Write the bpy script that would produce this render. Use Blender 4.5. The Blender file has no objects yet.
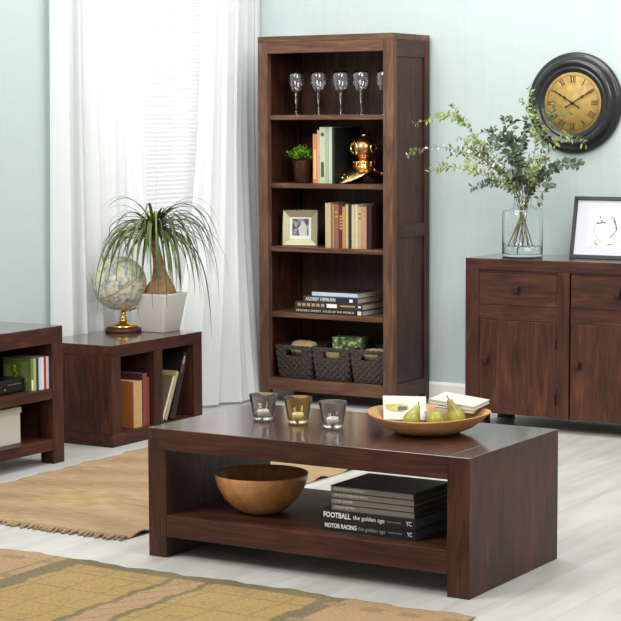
import bpy, bmesh, math, random
from mathutils import Vector, Matrix, Euler
R = math.radians
random.seed(7)
sc = bpy.context.scene
C = sc.collection

# ------------------------------------------------------------------ camera
cam_d = bpy.data.cameras.new('camera')
cam = bpy.data.objects.new('camera', cam_d); C.objects.link(cam)
sc.camera = cam
cam_d.sensor_width = 36.0; cam_d.sensor_fit = 'HORIZONTAL'
cam_d.lens = 36.0 * 1924.43 / 621.0
cam_d.clip_start = .1; cam_d.clip_end = 100
_r = Vector((0.85299372, 0.52190474, -0.00414135)); _u = Vector((-0.04690899, 0.08456526, 0.99531315)); _f = Vector((-0.51980887, 0.8488016, -0.09661566))
M3 = Matrix((_r, _u, -_f)).transposed()
cam.matrix_world = Matrix.Translation((0, 0, 1.3257)) @ M3.to_4x4()

# ------------------------------------------------------------------ world, lights, exposure
w = bpy.data.worlds.new('world'); sc.world = w; w.use_nodes = True
bg = w.node_tree.nodes['Background']
bg.inputs[0].default_value = (1.0, 0.985, 0.965, 1); bg.inputs[1].default_value = 0.44
def area(name, loc, target, sx, sy, power, col=(1, 1, 1)):
    l = bpy.data.lights.new(name, 'AREA'); l.shape = 'RECTANGLE'; l.size = sx; l.size_y = sy; l.energy = power; l.color = col
    o = bpy.data.objects.new(name, l); C.objects.link(o); o.location = loc
    o.rotation_euler = (Vector(target) - Vector(loc)).to_track_quat('-Z', 'Y').to_euler()
    return o
area('key_softbox', (-4.6, 2.2, 3.6), (-3.6, 7.4, 0.7), 1.8, 1.8, 118, (1, .98, .95))
area('overhead_softbox', (-3.5, 6.5, 3.5), (-3.6, 7.0, 0), 2.6, 1.6, 62, (1, 1, 1))
area('right_softbox', (-1.2, 4.6, 2.9), (-5.2, 7.2, 1.2), 1.6, 1.6, 62, (1, .985, .96))
area('daylight_at_window', (-6.6, 7.3, 2.0), (-5.2, 7.3, 1.2), 2.2, 2.4, 54, (1, 1, 1))
sc.view_settings.view_transform = 'Standard'; sc.view_settings.look = 'None'
sc.view_settings.gamma = 1; sc.view_settings.use_curve_mapping = False
sc.view_settings.exposure = 0.35

# ------------------------------------------------------------------ materials
def s2l(c):
    return tuple((x / 12.92 if x <= .04045 else ((x + .055) / 1.055) ** 2.4) for x in [v / 255 for v in c]) + (1,)
MC = {}
def mat(name, rgb, rough=.6, metal=0, trans=0, ior=1.45, coat=0, spec=.5, emit=0, var=0, varscale=30, bump=0, bscale=200, alpha=1):
    if name in MC: return MC[name]
    m = bpy.data.materials.new(name); m.use_nodes = True; MC[name] = m
    nt = m.node_tree; b = nt.nodes['Principled BSDF']
    b.inputs['Base Color'].default_value = s2l(rgb); b.inputs['Roughness'].default_value = rough
    b.inputs['Metallic'].default_value = metal; b.inputs['Transmission Weight'].default_value = trans
    b.inputs['IOR'].default_value = ior; b.inputs['Coat Weight'].default_value = coat; b.inputs['Specular IOR Level'].default_value = spec
    if emit:
        b.inputs['Emission Color'].default_value = s2l(rgb); b.inputs['Emission Strength'].default_value = emit
    tc = nt.nodes.new('ShaderNodeTexCoord')
    if var:
        n = nt.nodes.new('ShaderNodeTexNoise'); n.inputs['Scale'].default_value = varscale; n.inputs['Detail'].default_value = 4
        nt.links.new(tc.outputs['Object'], n.inputs['Vector'])
        cr = nt.nodes.new('ShaderNodeValToRGB'); nt.links.new(n.outputs['Fac'], cr.inputs[0])
        c = s2l(rgb); cr.color_ramp.elements[0].position = .3; cr.color_ramp.elements[1].position = .7
        cr.color_ramp.elements[0].color = tuple(v * (1 - var) for v in c[:3]) + (1,)
        cr.color_ramp.elements[1].color = tuple(min(1, v * (1 + var)) for v in c[:3]) + (1,)
        nt.links.new(cr.outputs[0], b.inputs['Base Color'])
    if bump:
        n = nt.nodes.new('ShaderNodeTexNoise'); n.inputs['Scale'].default_value = bscale
        nt.links.new(tc.outputs['Object'], n.inputs['Vector'])
        bp = nt.nodes.new('ShaderNodeBump'); bp.inputs['Strength'].default_value = bump; bp.inputs['Distance'].default_value = .002
        nt.links.new(n.outputs['Fac'], bp.inputs['Height']); nt.links.new(bp.outputs[0], b.inputs['Normal'])
    return m

def wood(axis, name='dark_wood', stops=((.1, (34, 20, 16)), (.42, (57, 32, 24)), (.62, (77, 43, 31)), (.92, (108, 64, 44))), rough=.44, s=1.0, coat=0.0):
    key = name + '_' + axis
    if key in MC: return MC[key]
    m = bpy.data.materials.new(key); m.use_nodes = True; MC[key] = m
    nt = m.node_tree; b = nt.nodes['Principled BSDF']; L = nt.links
    tc = nt.nodes.new('ShaderNodeTexCoord')
    def noise(sc_, stretch, det=5, dist=0.0):
        mp = nt.nodes.new('ShaderNodeMapping'); v = [sc_ * s] * 3; v['xyz'.index(axis)] = sc_ * s * stretch
        mp.inputs['Scale'].default_value = v; L.new(tc.outputs['Object'], mp.inputs[0])
        n = nt.nodes.new('ShaderNodeTexNoise'); n.inputs['Scale'].default_value = 1; n.inputs['Detail'].default_value = det
        n.inputs['Distortion'].default_value = dist
        L.new(mp.outputs[0], n.inputs['Vector']); return n
    a = noise(22, .16, 5, 1.6); c = noise(170, .04, 4); d = noise(6, .45, 3, .5)
    def mth(op, x, y):
        k = nt.nodes.new('ShaderNodeMath'); k.operation = op
        for i, q in enumerate((x, y)):
            if isinstance(q, (int, float)): k.inputs[i].default_value = q
            else: L.new(q, k.inputs[i])
        return k.outputs[0]
    f = mth('ADD', mth('MULTIPLY', a.outputs[0], .5), mth('ADD', mth('MULTIPLY', c.outputs[0], .3), mth('MULTIPLY', d.outputs[0], .3)))
    f = mth('ADD', mth('MULTIPLY', mth('SUBTRACT', f, .55), 1.65), .5)
    cr = nt.nodes.new('ShaderNodeValToRGB'); L.new(f, cr.inputs[0])
    e = cr.color_ramp.elements
    while len(e) < len(stops): e.new(.5)
    for i, (p, col) in enumerate(stops): e[i].position = p; e[i].color = s2l(col)
    L.new(cr.outputs[0], b.inputs['Base Color'])
    b.inputs['Roughness'].default_value = rough; b.inputs['Coat Weight'].default_value = coat; b.inputs['Coat Roughness'].default_value = .16; b.inputs['Coat IOR'].default_value = 1.75; b.inputs['Specular IOR Level'].default_value = .28
    bp = nt.nodes.new('ShaderNodeBump'); bp.inputs['Strength'].default_value = .25; bp.inputs['Distance'].default_value = .001
    L.new(c.outputs[0], bp.inputs['Height']); L.new(bp.outputs[0], b.inputs['Normal'])
    return m
WX, WY, WZ = wood('x'), wood('y'), wood('z')
TOPX, TOPY = wood('x', 'polished_top', coat=1.0), wood('y', 'polished_top', coat=1.0)
for m_ in (TOPX, TOPY): m_.node_tree.nodes['Principled BSDF'].inputs['Coat IOR'].default_value = 2.2; m_.node_tree.nodes['Principled BSDF'].inputs['Coat Roughness'].default_value = .12
LT = ((.12, (52, 36, 28)), (.42, (84, 58, 44)), (.62, (106, 76, 57)), (.9, (146, 110, 84)))  # bookcase front tones lightened; brighter light and pale haze painted into the colour
LX, LZ = wood('x', 'lit_wood', LT), wood('z', 'lit_wood', LT)
DK = ((.2, (44, 30, 24)), (.5, (66, 45, 35)), (.7, (84, 60, 47)), (.9, (106, 78, 60)))
DX, DY, DZ = [wood(a, 'dark_back', DK, .5, 1.0, 0) for a in 'xyz']

def nodes(m): return m.node_tree, m.node_tree.nodes['Principled BSDF'], m.node_tree.links

# wall: duck-egg wallpaper with linen weave and vertical seams
def wall_mat(axis):
    m = mat('wallpaper_' + axis, (180, 203, 202), .85); nt, b, L = nodes(m)
    tc = nt.nodes.new('ShaderNodeTexCoord')
    def nz(scale, det=3):
        mp = nt.nodes.new('ShaderNodeMapping'); mp.inputs['Scale'].default_value = scale; L.new(tc.outputs['Object'], mp.inputs[0])
        n = nt.nodes.new('ShaderNodeTexNoise'); n.inputs['Scale'].default_value = 1; n.inputs['Detail'].default_value = det; L.new(mp.outputs[0], n.inputs['Vector']); return n
    v = nz((190, 190, 5)); h = nz((9, 9, 260)); 
    ad = nt.nodes.new('ShaderNodeMath'); ad.operation = 'ADD'; L.new(v.outputs[0], ad.inputs[0]); L.new(h.outputs[0], ad.inputs[1])
    mr = nt.nodes.new('ShaderNodeMapRange'); mr.inputs[1].default_value = .7; mr.inputs[2].default_value = 1.3; mr.inputs[3].default_value = 0; mr.inputs[4].default_value = 1
    L.new(ad.outputs[0], mr.inputs[0])
    mx = nt.nodes.new('ShaderNodeMix'); mx.data_type = 'RGBA'; mx.inputs[6].default_value = s2l((181, 195, 194)); mx.inputs[7].default_value = s2l((189, 201, 200))
    L.new(mr.outputs[0], mx.inputs[0])
    # seams every 0.53 m
    sx = nt.nodes.new('ShaderNodeSeparateXYZ'); L.new(tc.outputs['Object'], sx.inputs[0])
    o = sx.outputs[0 if axis == 'x' else 1]
    a = nt.nodes.new('ShaderNodeMath'); a.operation = 'ADD'; a.inputs[1].default_value = 20 * .53 + (4.093 if axis == 'x' else -6.0); L.new(o, a.inputs[0])
    mo = nt.nodes.new('ShaderNodeMath'); mo.operation = 'MODULO'; mo.inputs[1].default_value = .53; L.new(a.outputs[0], mo.inputs[0])
    lt = nt.nodes.new('ShaderNodeMath'); lt.operation = 'LESS_THAN'; lt.inputs[1].default_value = .0035; L.new(mo.outputs[0], lt.inputs[0])
    ml = nt.nodes.new('ShaderNodeMath'); ml.operation = 'MULTIPLY'; ml.inputs[1].default_value = .28; L.new(lt.outputs[0], ml.inputs[0])
    m2 = nt.nodes.new('ShaderNodeMix'); m2.data_type = 'RGBA'; m2.inputs[7].default_value = s2l((160, 180, 180)); L.new(mx.outputs[2], m2.inputs[6]); L.new(ml.outputs[0], m2.inputs[0])
    L.new(m2.outputs[2], b.inputs['Base Color'])
    bp = nt.nodes.new('ShaderNodeBump'); bp.inputs['Strength'].default_value = .15; bp.inputs['Distance'].default_value = .001
    L.new(ad.outputs[0], bp.inputs['Height']); L.new(bp.outputs[0], b.inputs['Normal'])
    return m

def floor_mat():
    m = mat('whitewashed_planks', (205, 205, 200), .38); nt, b, L = nodes(m)
    tc = nt.nodes.new('ShaderNodeTexCoord')
    mp = nt.nodes.new('ShaderNodeMapping'); mp.inputs['Rotation'].default_value = (0, 0, R(90)); L.new(tc.outputs['Object'], mp.inputs[0])
    br = nt.nodes.new('ShaderNodeTexBrick'); br.inputs['Scale'].default_value = 1; br.inputs['Brick Width'].default_value = 1.6; br.inputs['Row Height'].default_value = .19
    br.inputs['Mortar Size'].default_value = .0022; br.inputs['Mortar Smooth'].default_value = .3; br.offset = .37
    br.inputs['Color1'].default_value = s2l((196, 195, 190)); br.inputs['Color2'].default_value = s2l((189, 188, 183)); br.inputs['Mortar'].default_value = s2l((176, 174, 168))
    L.new(mp.outputs[0], br.inputs['Vector'])
    mp2 = nt.nodes.new('ShaderNodeMapping'); mp2.inputs['Scale'].default_value = (9, 1.3, 1); L.new(tc.outputs['Object'], mp2.inputs[0])
    n = nt.nodes.new('ShaderNodeTexNoise'); n.inputs['Scale'].default_value = 1.6; n.inputs['Detail'].default_value = 6; n.inputs['Distortion'].default_value = .6; L.new(mp2.outputs[0], n.inputs['Vector'])
    cr = nt.nodes.new('ShaderNodeValToRGB'); L.new(n.outputs[0], cr.inputs[0])
    e = cr.color_ramp.elements; e[0].position = .38; e[0].color = (.86, .85, .82, 1); e[1].position = .6; e[1].color = (1, 1, 1, 1)
    mx = nt.nodes.new('ShaderNodeMix'); mx.data_type = 'RGBA'; mx.blend_type = 'MULTIPLY'; mx.inputs[0].default_value = 1
    L.new(br.outputs[0], mx.inputs[6]); L.new(cr.outputs[0], mx.inputs[7]); L.new(mx.outputs[2], b.inputs['Base Color'])
    return m

# ------------------------------------------------------------------ mesh helpers
class MB:
    def __init__(s): s.v = []; s.f = []; s.m = []; s.sm = []
    def add(s, vs, fs, mi=0, smooth=False):
        o = len(s.v); s.v += [tuple(v) for v in vs]; s.f += [tuple(i + o for i in f) for f in fs]; s.m += [mi] * len(fs); s.sm += [smooth] * len(fs)
    def box(s, x0, x1, y0, y1, z0, z1, mi=0, T=None):
        vs = [Vector((x, y, z)) for z in (z0, z1) for y in (y0, y1) for x in (x0, x1)]
        if T: vs = [T @ v for v in vs]
        s.add(vs, [(0, 2, 3, 1), (4, 5, 7, 6), (0, 1, 5, 4), (2, 6, 7, 3), (0, 4, 6, 2), (1, 3, 7, 5)], mi)
        return s
    def prism(s, pts, y0, y1, axis='y', mi=0):
        n = len(pts)
        def P(a, b, y): return (a, y, b) if axis == 'y' else ((y, a, b) if axis == 'x' else (a, b, y))
        vs = [P(a, b, y0) for a, b in pts] + [P(a, b, y1) for a, b in pts]
        fs = [tuple(range(n)), tuple(range(2 * n - 1, n - 1, -1))] + [(i, i + n, (i + 1) % n + n, (i + 1) % n) for i in range(n)]
        s.add(vs, fs, mi); return s
    def lathe(s, prof, n=32, c=(0, 0, 0), T=None, mi=0, smooth=True):
        vs = []
        for r_, z in prof:
            for i in range(n):
                a = 2 * math.pi * i / n; v = Vector((r_ * math.cos(a), r_ * math.sin(a), z))
                if T: v = T @ v
                vs.append(v + Vector(c))
        fs = [(j * n + i, j * n + (i + 1) % n, (j + 1) * n + (i + 1) % n, (j + 1) * n + i) for j in range(len(prof) - 1) for i in range(n)]
        if prof[0][0] > 1e-6: fs.append(tuple(range(n - 1, -1, -1)))
        if prof[-1][0] > 1e-6: fs.append(tuple((len(prof) - 1) * n + i for i in range(n)))
        s.add(vs, fs, mi, smooth); return s
    def ring(s, prof, n=48, T=None, mi=0):   # closed profile lathe
        vs = []
        for r_, z in prof:
            for i in range(n):
                a = 2 * math.pi * i / n; v = Vector((r_ * math.cos(a), r_ * math.sin(a), z))
                vs.append(T @ v if T else v)
        k = len(prof)
        fs = [(j * n + i, j * n + (i + 1) % n, ((j + 1) % k) * n + (i + 1) % n, ((j + 1) % k) * n + i) for j in range(k) for i in range(n)]
        s.add(vs, fs, mi, True); return s
    def tube(s, pts, rads, n=8, mi=0):
        pts = [Vector(p) for p in pts]; 
        if not hasattr(rads, '__len__'): rads = [rads] * len(pts)
        vs = []; up = Vector((0.13, .21, 1)).normalized()
        for k, p in enumerate(pts):
            t = (pts[min(k + 1, len(pts) - 1)] - pts[max(k - 1, 0)]).normalized()
            a = t.cross(up if abs(t.dot(up)) < .95 else Vector((1, 0, 0))).normalized(); b = t.cross(a)
            for i in range(n):
                g = 2 * math.pi * i / n; vs.append(p + (a * math.cos(g) + b * math.sin(g)) * rads[k])
        fs = [(j * n + i, j * n + (i + 1) % n, (j + 1) * n + (i + 1) % n, (j + 1) * n + i) for j in range(len(pts) - 1) for i in range(n)]
        fs += [tuple(range(n - 1, -1, -1)), tuple((len(pts) - 1) * n + i for i in range(n))]
        s.add(vs, fs, mi, True); return s
    def build(s, name, mats, parent=None, bevel=0, seg=2, loc=None, rot=None, solid=0, sub=0):
        me = bpy.data.meshes.new(name); me.from_pydata([tuple(v) for v in s.v], [], s.f)
        for m in (mats if isinstance(mats, (list, tuple)) else [mats]): me.materials.append(m)
        for p, mi, sm in zip(me.polygons, s.m, s.sm): p.material_index = mi; p.use_smooth = sm
        bm = bmesh.new(); bm.from_mesh(me); bmesh.ops.remove_doubles(bm, verts=bm.verts, dist=1e-6); bmesh.ops.recalc_face_normals(bm, faces=bm.faces); bm.to_mesh(me); bm.free()
        o = bpy.data.objects.new(name, me); C.objects.link(o)
        if parent: o.parent = parent
        if loc: o.location = loc
        if rot: o.rotation_euler = rot
        if solid: k = o.modifiers.new('solid', 'SOLIDIFY'); k.thickness = solid; k.offset = 0
        if sub: k = o.modifiers.new('sub', 'SUBSURF'); k.levels = sub; k.render_levels = sub
        for gi, (gm, pm_) in enumerate(((globals().get('TOPX'), 'WX'), (globals().get('TOPY'), 'WY'))):
            if gm is not None and mats is gm:      # only the upper face is polished
                me.materials.append(globals()[pm_])
                for p in me.polygons:
                    if p.normal.z < .9: p.material_index = 1
        if bevel: k = o.modifiers.new('bevel', 'BEVEL'); k.width = bevel; k.segments = seg; k.limit_method = 'ANGLE'; k.angle_limit = R(40)
        return o
def tag(o, label, cat, group=None, kind=None):
    o['label'] = label; o['category'] = cat
    if group: o['group'] = group
    if kind: o['kind'] = kind
    return o
def empty(name, loc, label, cat, group=None, rot=None):
    o = bpy.data.objects.new(name, None); C.objects.link(o); o.location = loc; o.empty_display_size = .05
    if rot: o.rotation_euler = rot
    return tag(o, label, cat, group)
def struct(o): o['kind'] = 'structure'; return o
def copy_tree(o, parent=None):
    c = o.copy(); C.objects.link(c); c.parent = parent
    for ch in list(o.children): copy_tree(ch, c)
    return c
def text_mesh(txt, name, m, parent, loc, rot, size, width=None, depth=.0003, bold=0):
    cu = bpy.data.curves.new('t', 'FONT'); cu.body = txt; cu.size = size; cu.extrude = depth; cu.offset = bold; cu.align_y = 'CENTER'; cu.resolution_u = 3
    to = bpy.data.objects.new('t', cu); C.objects.link(to)
    bpy.context.view_layer.update(); dg = bpy.context.evaluated_depsgraph_get()
    me = bpy.data.meshes.new_from_object(to.evaluated_get(dg)); me.name = name
    bpy.data.objects.remove(to)
    xs = [v.co.x for v in me.vertices]; w0 = max(xs) - min(xs)
    if width:
        for v in me.vertices: v.co.x = (v.co.x - min(xs)) * width / w0
    me.materials.clear(); me.materials.append(m)
    o = bpy.data.objects.new(name, me); C.objects.link(o); o.parent = parent; o.location = loc; o.rotation_euler = rot
    return o

# ================================================================== STRUCTURE
FLOOR = floor_mat()
struct(MB().box(-5.45, 1.6, -.8, 8.22, -.05, 0).build('floor', FLOOR))
XW, YW = -5.30, 8.07
struct(MB().box(XW - .15, 1.6, YW, YW + .15, 0, 2.75).build('wall_back', wall_mat('x')))
wl = MB(); wy0, wy1, wz0, wz1 = 6.72, 7.86, .46, 2.35
wl.box(XW - .15, XW, -.8, wy0, 0, 2.75).box(XW - .15, XW, wy1, YW, 0, 2.75).box(XW - .15, XW, wy0, wy1, 0, wz0).box(XW - .15, XW, wy0, wy1, wz1, 2.75)
struct(wl.build('wall_left', wall_mat('y')))
WHITE = mat('white_paint', (236, 236, 232), .45)
bb = MB().prism([(YW - .018, 0), (YW, 0), (YW, .1), (YW - .008, .1), (YW - .018, .088)], XW + .02, 1.6, 'x')
struct(bb.build('baseboard_back', WHITE, bevel=.002))
bb = MB().prism([(XW, 0), (XW + .018, 0), (XW + .018, .088), (XW + .008, .1), (XW, .1)], -.8, YW, 'y')
struct(bb.build('baseboard_left', WHITE, bevel=.002))
win = MB()
fx0, fx1 = XW - .11, XW - .05
for a in ((wy0, wy0 + .05, wz0, wz1), (wy1 - .05, wy1, wz0, wz1), (wy0 + .05, wy1 - .05, wz0, wz0 + .05), (wy0 + .05, wy1 - .05, wz1 - .05, wz1)):
    win.box(fx0, fx1, *a)
wn = struct(win.build('window_1', WHITE, bevel=.003))
sl = MB().box(XW - .05, XW + .02, wy0, wy1, wz0 - .025, wz0).build('window_sill', WHITE, wn, bevel=.003)
gl = MB()
for a in ((wy0 + .05, wy1 - .05),): gl.box(XW - .083, XW - .079, a[0], a[1], wz0 + .05, wz1 - .05)
GLASS = mat('clear_glass', (253, 255, 255), .0, trans=1, ior=1.22, coat=.6)
PANE = bpy.data.materials.new('pane'); PANE.use_nodes = True
nt, b, L = nodes(PANE); tr = nt.nodes.new('ShaderNodeBsdfTransparent'); gs = nt.nodes.new('ShaderNodeBsdfGlossy'); gs.inputs['Roughness'].default_value = .02
mxs = nt.nodes.new('ShaderNodeMixShader'); mxs.inputs[0].default_value = .06; L.new(tr.outputs[0], mxs.inputs[1]); L.new(gs.outputs[0], mxs.inputs[2])
L.new(mxs.outputs[0], nt.nodes['Material Output'].inputs[0])
gl.build('pane', PANE, wn)

# blind
SLAT = bpy.data.materials.new('slat'); SLAT.use_nodes = True
nt, b, L = nodes(SLAT); b.inputs['Base Color'].default_value = (.9, .9, .91, 1); b.inputs['Roughness'].default_value = .5
tl = nt.nodes.new('ShaderNodeBsdfTranslucent'); tl.inputs[0].default_value = (.88, .88, .89, 1); ms = nt.nodes.new('ShaderNodeMixShader'); ms.inputs[0].default_value = .60
L.new(b.outputs[0], ms.inputs[1]); L.new(tl.outputs[0], ms.inputs[2]); L.new(ms.outputs[0], nt.nodes['Material Output'].inputs[0])
bl = empty('window_blind', (XW - .02, 7.29, 2.31), 'white slatted blind hanging in the window behind the sheer curtains', 'blind')
sm = MB(); z = -.045
while z > -1.78:
    T = Matrix.Translation((0, 0, z)) @ Matrix.Rotation(R(52), 4, 'Y')
    sm.box(-.0125, .0125, -.54, .54, -.0004, .0004, T=T); z -= .0205
sm.build('slats', SLAT, bl)
MB().box(-.014, .014, -.55, .55, -.03, .04).build('head_rail', WHITE, bl, bevel=.002)
MB().box(-.012, .012, -.54, .54, -1.815, -1.795).build('bottom_rail', WHITE, bl, bevel=.002)
cb = MB()
for yy in (-.35, 0, .35): cb.box(.0145, .0155, yy - .0008, yy + .0008, -1.8, -.02)
cb.build('cords', WHITE, bl)

# curtains
CUR = bpy.data.materials.new('sheer_curtain'); CUR.use_nodes = True
nt, b, L = nodes(CUR); b.inputs['Base Color'].default_value = (.86, .87, .87, 1); b.inputs['Roughness'].default_value = .9; b.inputs['Specular IOR Level'].default_value = .1
tl = nt.nodes.new('ShaderNodeBsdfTranslucent'); tl.inputs[0].default_value = (.9, .91, .92, 1); ms = nt.nodes.new('ShaderNodeMixShader'); ms.inputs[0].default_value = .38
L.new(b.outputs[0], ms.inputs[1]); L.new(tl.outputs[0], ms.inputs[2])
trn = nt.nodes.new('ShaderNodeBsdfTransparent'); m2 = nt.nodes.new('ShaderNodeMixShader'); m2.inputs[0].default_value = .06
L.new(ms.outputs[0], m2.inputs[1]); L.new(trn.outputs[0], m2.inputs[2]); L.new(m2.outputs[0], nt.nodes['Material Output'].inputs[0])
rod = empty('curtain_rod', (-5.23, 7.2, 2.5), 'white rod over the window carrying the two curtains', 'curtain rod')
MB().tube([(0, -.98, 0), (0, .84, 0)], .011, 12).build('pole', WHITE, rod)
MB().box(-.07, 0, -.9, -.88, -.008, .008).build('bracket', WHITE, rod)
MB().box(-.07, 0, .78, .80, -.008, .008).build('bracket', WHITE, rod)
MB().lathe([(0, -.02), (.018, -.014), (.022, 0), (.018, .014), (0, .02)], 16, T=Matrix.Translation((0, -1.0, 0)) @ Matrix.Rotation(R(90), 4, 'X')).build('finial', WHITE, rod)
def curtain(label, ytop, ybot, xbot, seed, nfold, wide=.03):
    rnd = random.Random(seed); mb = MB(); NS, NZ = 220, 60
    ph = [rnd.uniform(0, 6.28) for _ in range(6)]; vs = []
    for j in range(NZ + 1):
        t = j / NZ; z = 2.485 - t * (2.485 - .012)
        for i in range(NS + 1):
            s = i / NS; tt_ = t ** 2.8; y = (ytop[0] + (ytop[1] - ytop[0]) * s) * (1 - tt_) + (ybot[0] + (ybot[1] - ybot[0]) * s) * tt_
            amp = wide * (.55 + .45 * t) * (1 + .5 * math.sin(3.1 * s + ph[0]))
            x = -5.225 + .012 * s + amp * math.sin(2 * math.pi * nfold * s + ph[1] + .9 * math.sin(5 * s + ph[2]) + .35 * t * math.sin(7 * s + ph[3]))
            x += .007 * math.sin(2 * math.pi * nfold * 2.7 * s + ph[4]) * (1 - .4 * t) + .004 * math.sin(9 * s + 5 * t + ph[5])
            y += .008 * math.sin(2 * math.pi * nfold * s * 1.3 + ph[2] + t)
            x += (xbot(s)) * max(0, (t - .35) / .65) ** 2
            if s in (0, 1): x += 0
            vs.append((x, y, z))
    n = NS + 1
    mb.add(vs, [(j * n + i, j * n + i + 1, (j + 1) * n + i + 1, (j + 1) * n + i) for j in range(NZ) for i in range(NS)], 0, True)
    return tag(mb.build('curtain', CUR), label, 'curtain', 'sheer white curtains at the window')
curtain('sheer white curtain left of the blind, behind the globe', (6.455, 7.07), (6.44, 7.16), lambda s: .0, 3, 7, .024)
curtain('sheer white curtain between the blind and the tall bookcase, its hem on the floor', (7.56, 8.05), (7.12, 7.90), lambda s: .04 + .17 * min(1, s * 1.6) * (1 - .7 * max(0, (s - .7) / .3)), 8, 6, .02)

# ================================================================== FURNITURE
# ---- coffee table
def coffee_table():
    x0, x1, y0, y1 = -3.481, -2.377, 4.723, 5.319
    t = empty('coffee_table', (x0, y0, 0), 'low dark wooden coffee table with an open shelf, in the middle of the room', 'table')
    W, D, H, th, sd = x1 - x0, y1 - y0, .40, .066, .066
    MB().prism([(0, H), (W - sd - .004, H), (W - sd - .004, H - th), (sd, H - th)], 0, D).build('tabletop', TOPX, t, bevel=.0015)
    MB().prism([(0, 0), (sd, 0), (sd, H - th), (0, H)], 0, D).build('side_panel', WZ, t, bevel=.0025)
    MB().box(W - sd - .004, W, 0, D, 0, H).build('side_panel', WZ, t, bevel=.0015)
    for c_ in C.objects:
        if c_.parent == t and c_.name.startswith('side_panel') and max(v.co.x for v in c_.data.vertices) > W - .01:
            c_.data.materials.append(TOPX)
            for p in c_.data.polygons:
                if p.normal.z > .9: p.material_index = 1
    MB().box(sd, W - sd, .001, D - .001, .065, .133).build('shelf', WX, t, bevel=.002)
coffee_table()

# ---- bookcase
BX0, BX1, BY0, BY1, BH = -5.0, -4.268, 7.695, 8.05, 1.735
def bookcase():
    t = empty('bookcase', (BX0, BY0, 0), 'tall dark wooden bookcase with four shelves standing against the back wall', 'bookcase')
    W, D, H = BX1 - BX0, BY1 - BY0, BH; st = .053; tr = .08
    MB().box(0, W, 0, D, H - .028, H).build('top_panel', LX, t, bevel=.002)
    MB().box(st, W - st, 0, .03, H - tr, H - .028).build('top_rail', LX, t, bevel=.0015)
    MB().box(st, W - st, 0, .03, .059, .116).build('bottom_rail', LX, t, bevel=.0015)
    MB().box(.02, W - .02, .03, D - .012, .095, .114).build('bottom_panel', WX, t)
    for x in (0, W - st):
        MB().box(x, x + st, 0, .035, 0, H - .028).build('front_post', LZ, t, bevel=.002)
    for x in (0, W - .035):
        MB().box(x, x + .035, D - .05, D, 0, H - .028).build('back_post', WZ, t, bevel=.002)
    for sx in (0, 1):
        a = .008 if sx == 0 else W - .028
        g = .0 if sx == 0 else W - .03
        MB().box(a, a + .02, .035, D - .05, .07, H - .028).build('side_panel', WZ, t)
        for z0, z1 in ((H - .105, H - .028), (.80, .86), (.05, .125)):
            MB().box(g, g + .03, .035, D - .05, z0, z1).build('side_rail', WY, t, bevel=.001)
    MB().box(.03, W - .03, D - .016, D - .006, .1, H - .03).build('back_panel', DZ, t)
    for z in (1.366, 1.045, .744, .430):
        MB().box(.0285, W - .0285, .022, D - .018, z - .022, z).build('shelf', LX, t, bevel=.002)
bookcase()

# ---- cube cabinet at the left wall (front faces the room)
CX, CY0, CY1, CH = -4.785, 6.251, 6.901, .422
def cube_cabinet():
    D = .394
    t = empty('cube_cabinet', (CX - D, CY0, 0), 'low dark wooden cabinet with two open cubes, under the globe and the palm', 'cabinet')
    L_ = CY1 - CY0; th = .05; sd = .062
    MB().box(0, D, 0, L_, CH - th, CH).build('top_panel', TOPY, t, bevel=.0025)
    MB().box(0, D, 0, L_, 0, .055).build('bottom_panel', WY, t, bevel=.0025)
    for y in (0, L_ - sd): MB().box(0, D, y, y + sd, .055, CH - th).build('side_panel', WZ, t, bevel=.002)
    MB().box(.02, D, L_ / 2 - .03, L_ / 2 + .03, .055, CH - th).build('divider', WZ, t, bevel=.002)
    MB().box(.006, .018, sd, L_ - sd, .055, CH - th).build('back_panel', DZ, t)
cube_cabinet()

# ---- tv unit far left
def tv_unit():
    D = .42; y1 = 5.903; L_ = 1.25; x1 = -4.758; H = .542
    t = empty('media_unit', (x1 - D, y1 - L_, 0), 'dark wooden media unit with two shelves, cut by the left edge of the photo', 'cabinet')
    MB().box(0, D, 0, L_, H - .066, H).build('top_panel', TOPY, t, bevel=.0025)
    for y in (0, L_ - .066): 
        for x in (D - .066, 0): MB().box(x, x + .066, y, y + .066, 0, H - .066).build('post', WZ, t, bevel=.002)
        MB().box(.066, D - .066, y + .012, y + .05, .05, H - .066).build('side_panel', WX, t)
    MB().box(.02, D - .002, .066, L_ - .066, .258, .298).build('shelf', WY, t, bevel=.002)
    MB().box(.02, D - .002, .066, L_ - .066, .055, .098).build('bottom_shelf', WY, t, bevel=.002)
    MB().box(.005, .017, .066, L_ - .066, .05, H - .066).build('back_panel', DZ, t)
tv_unit()

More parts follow.
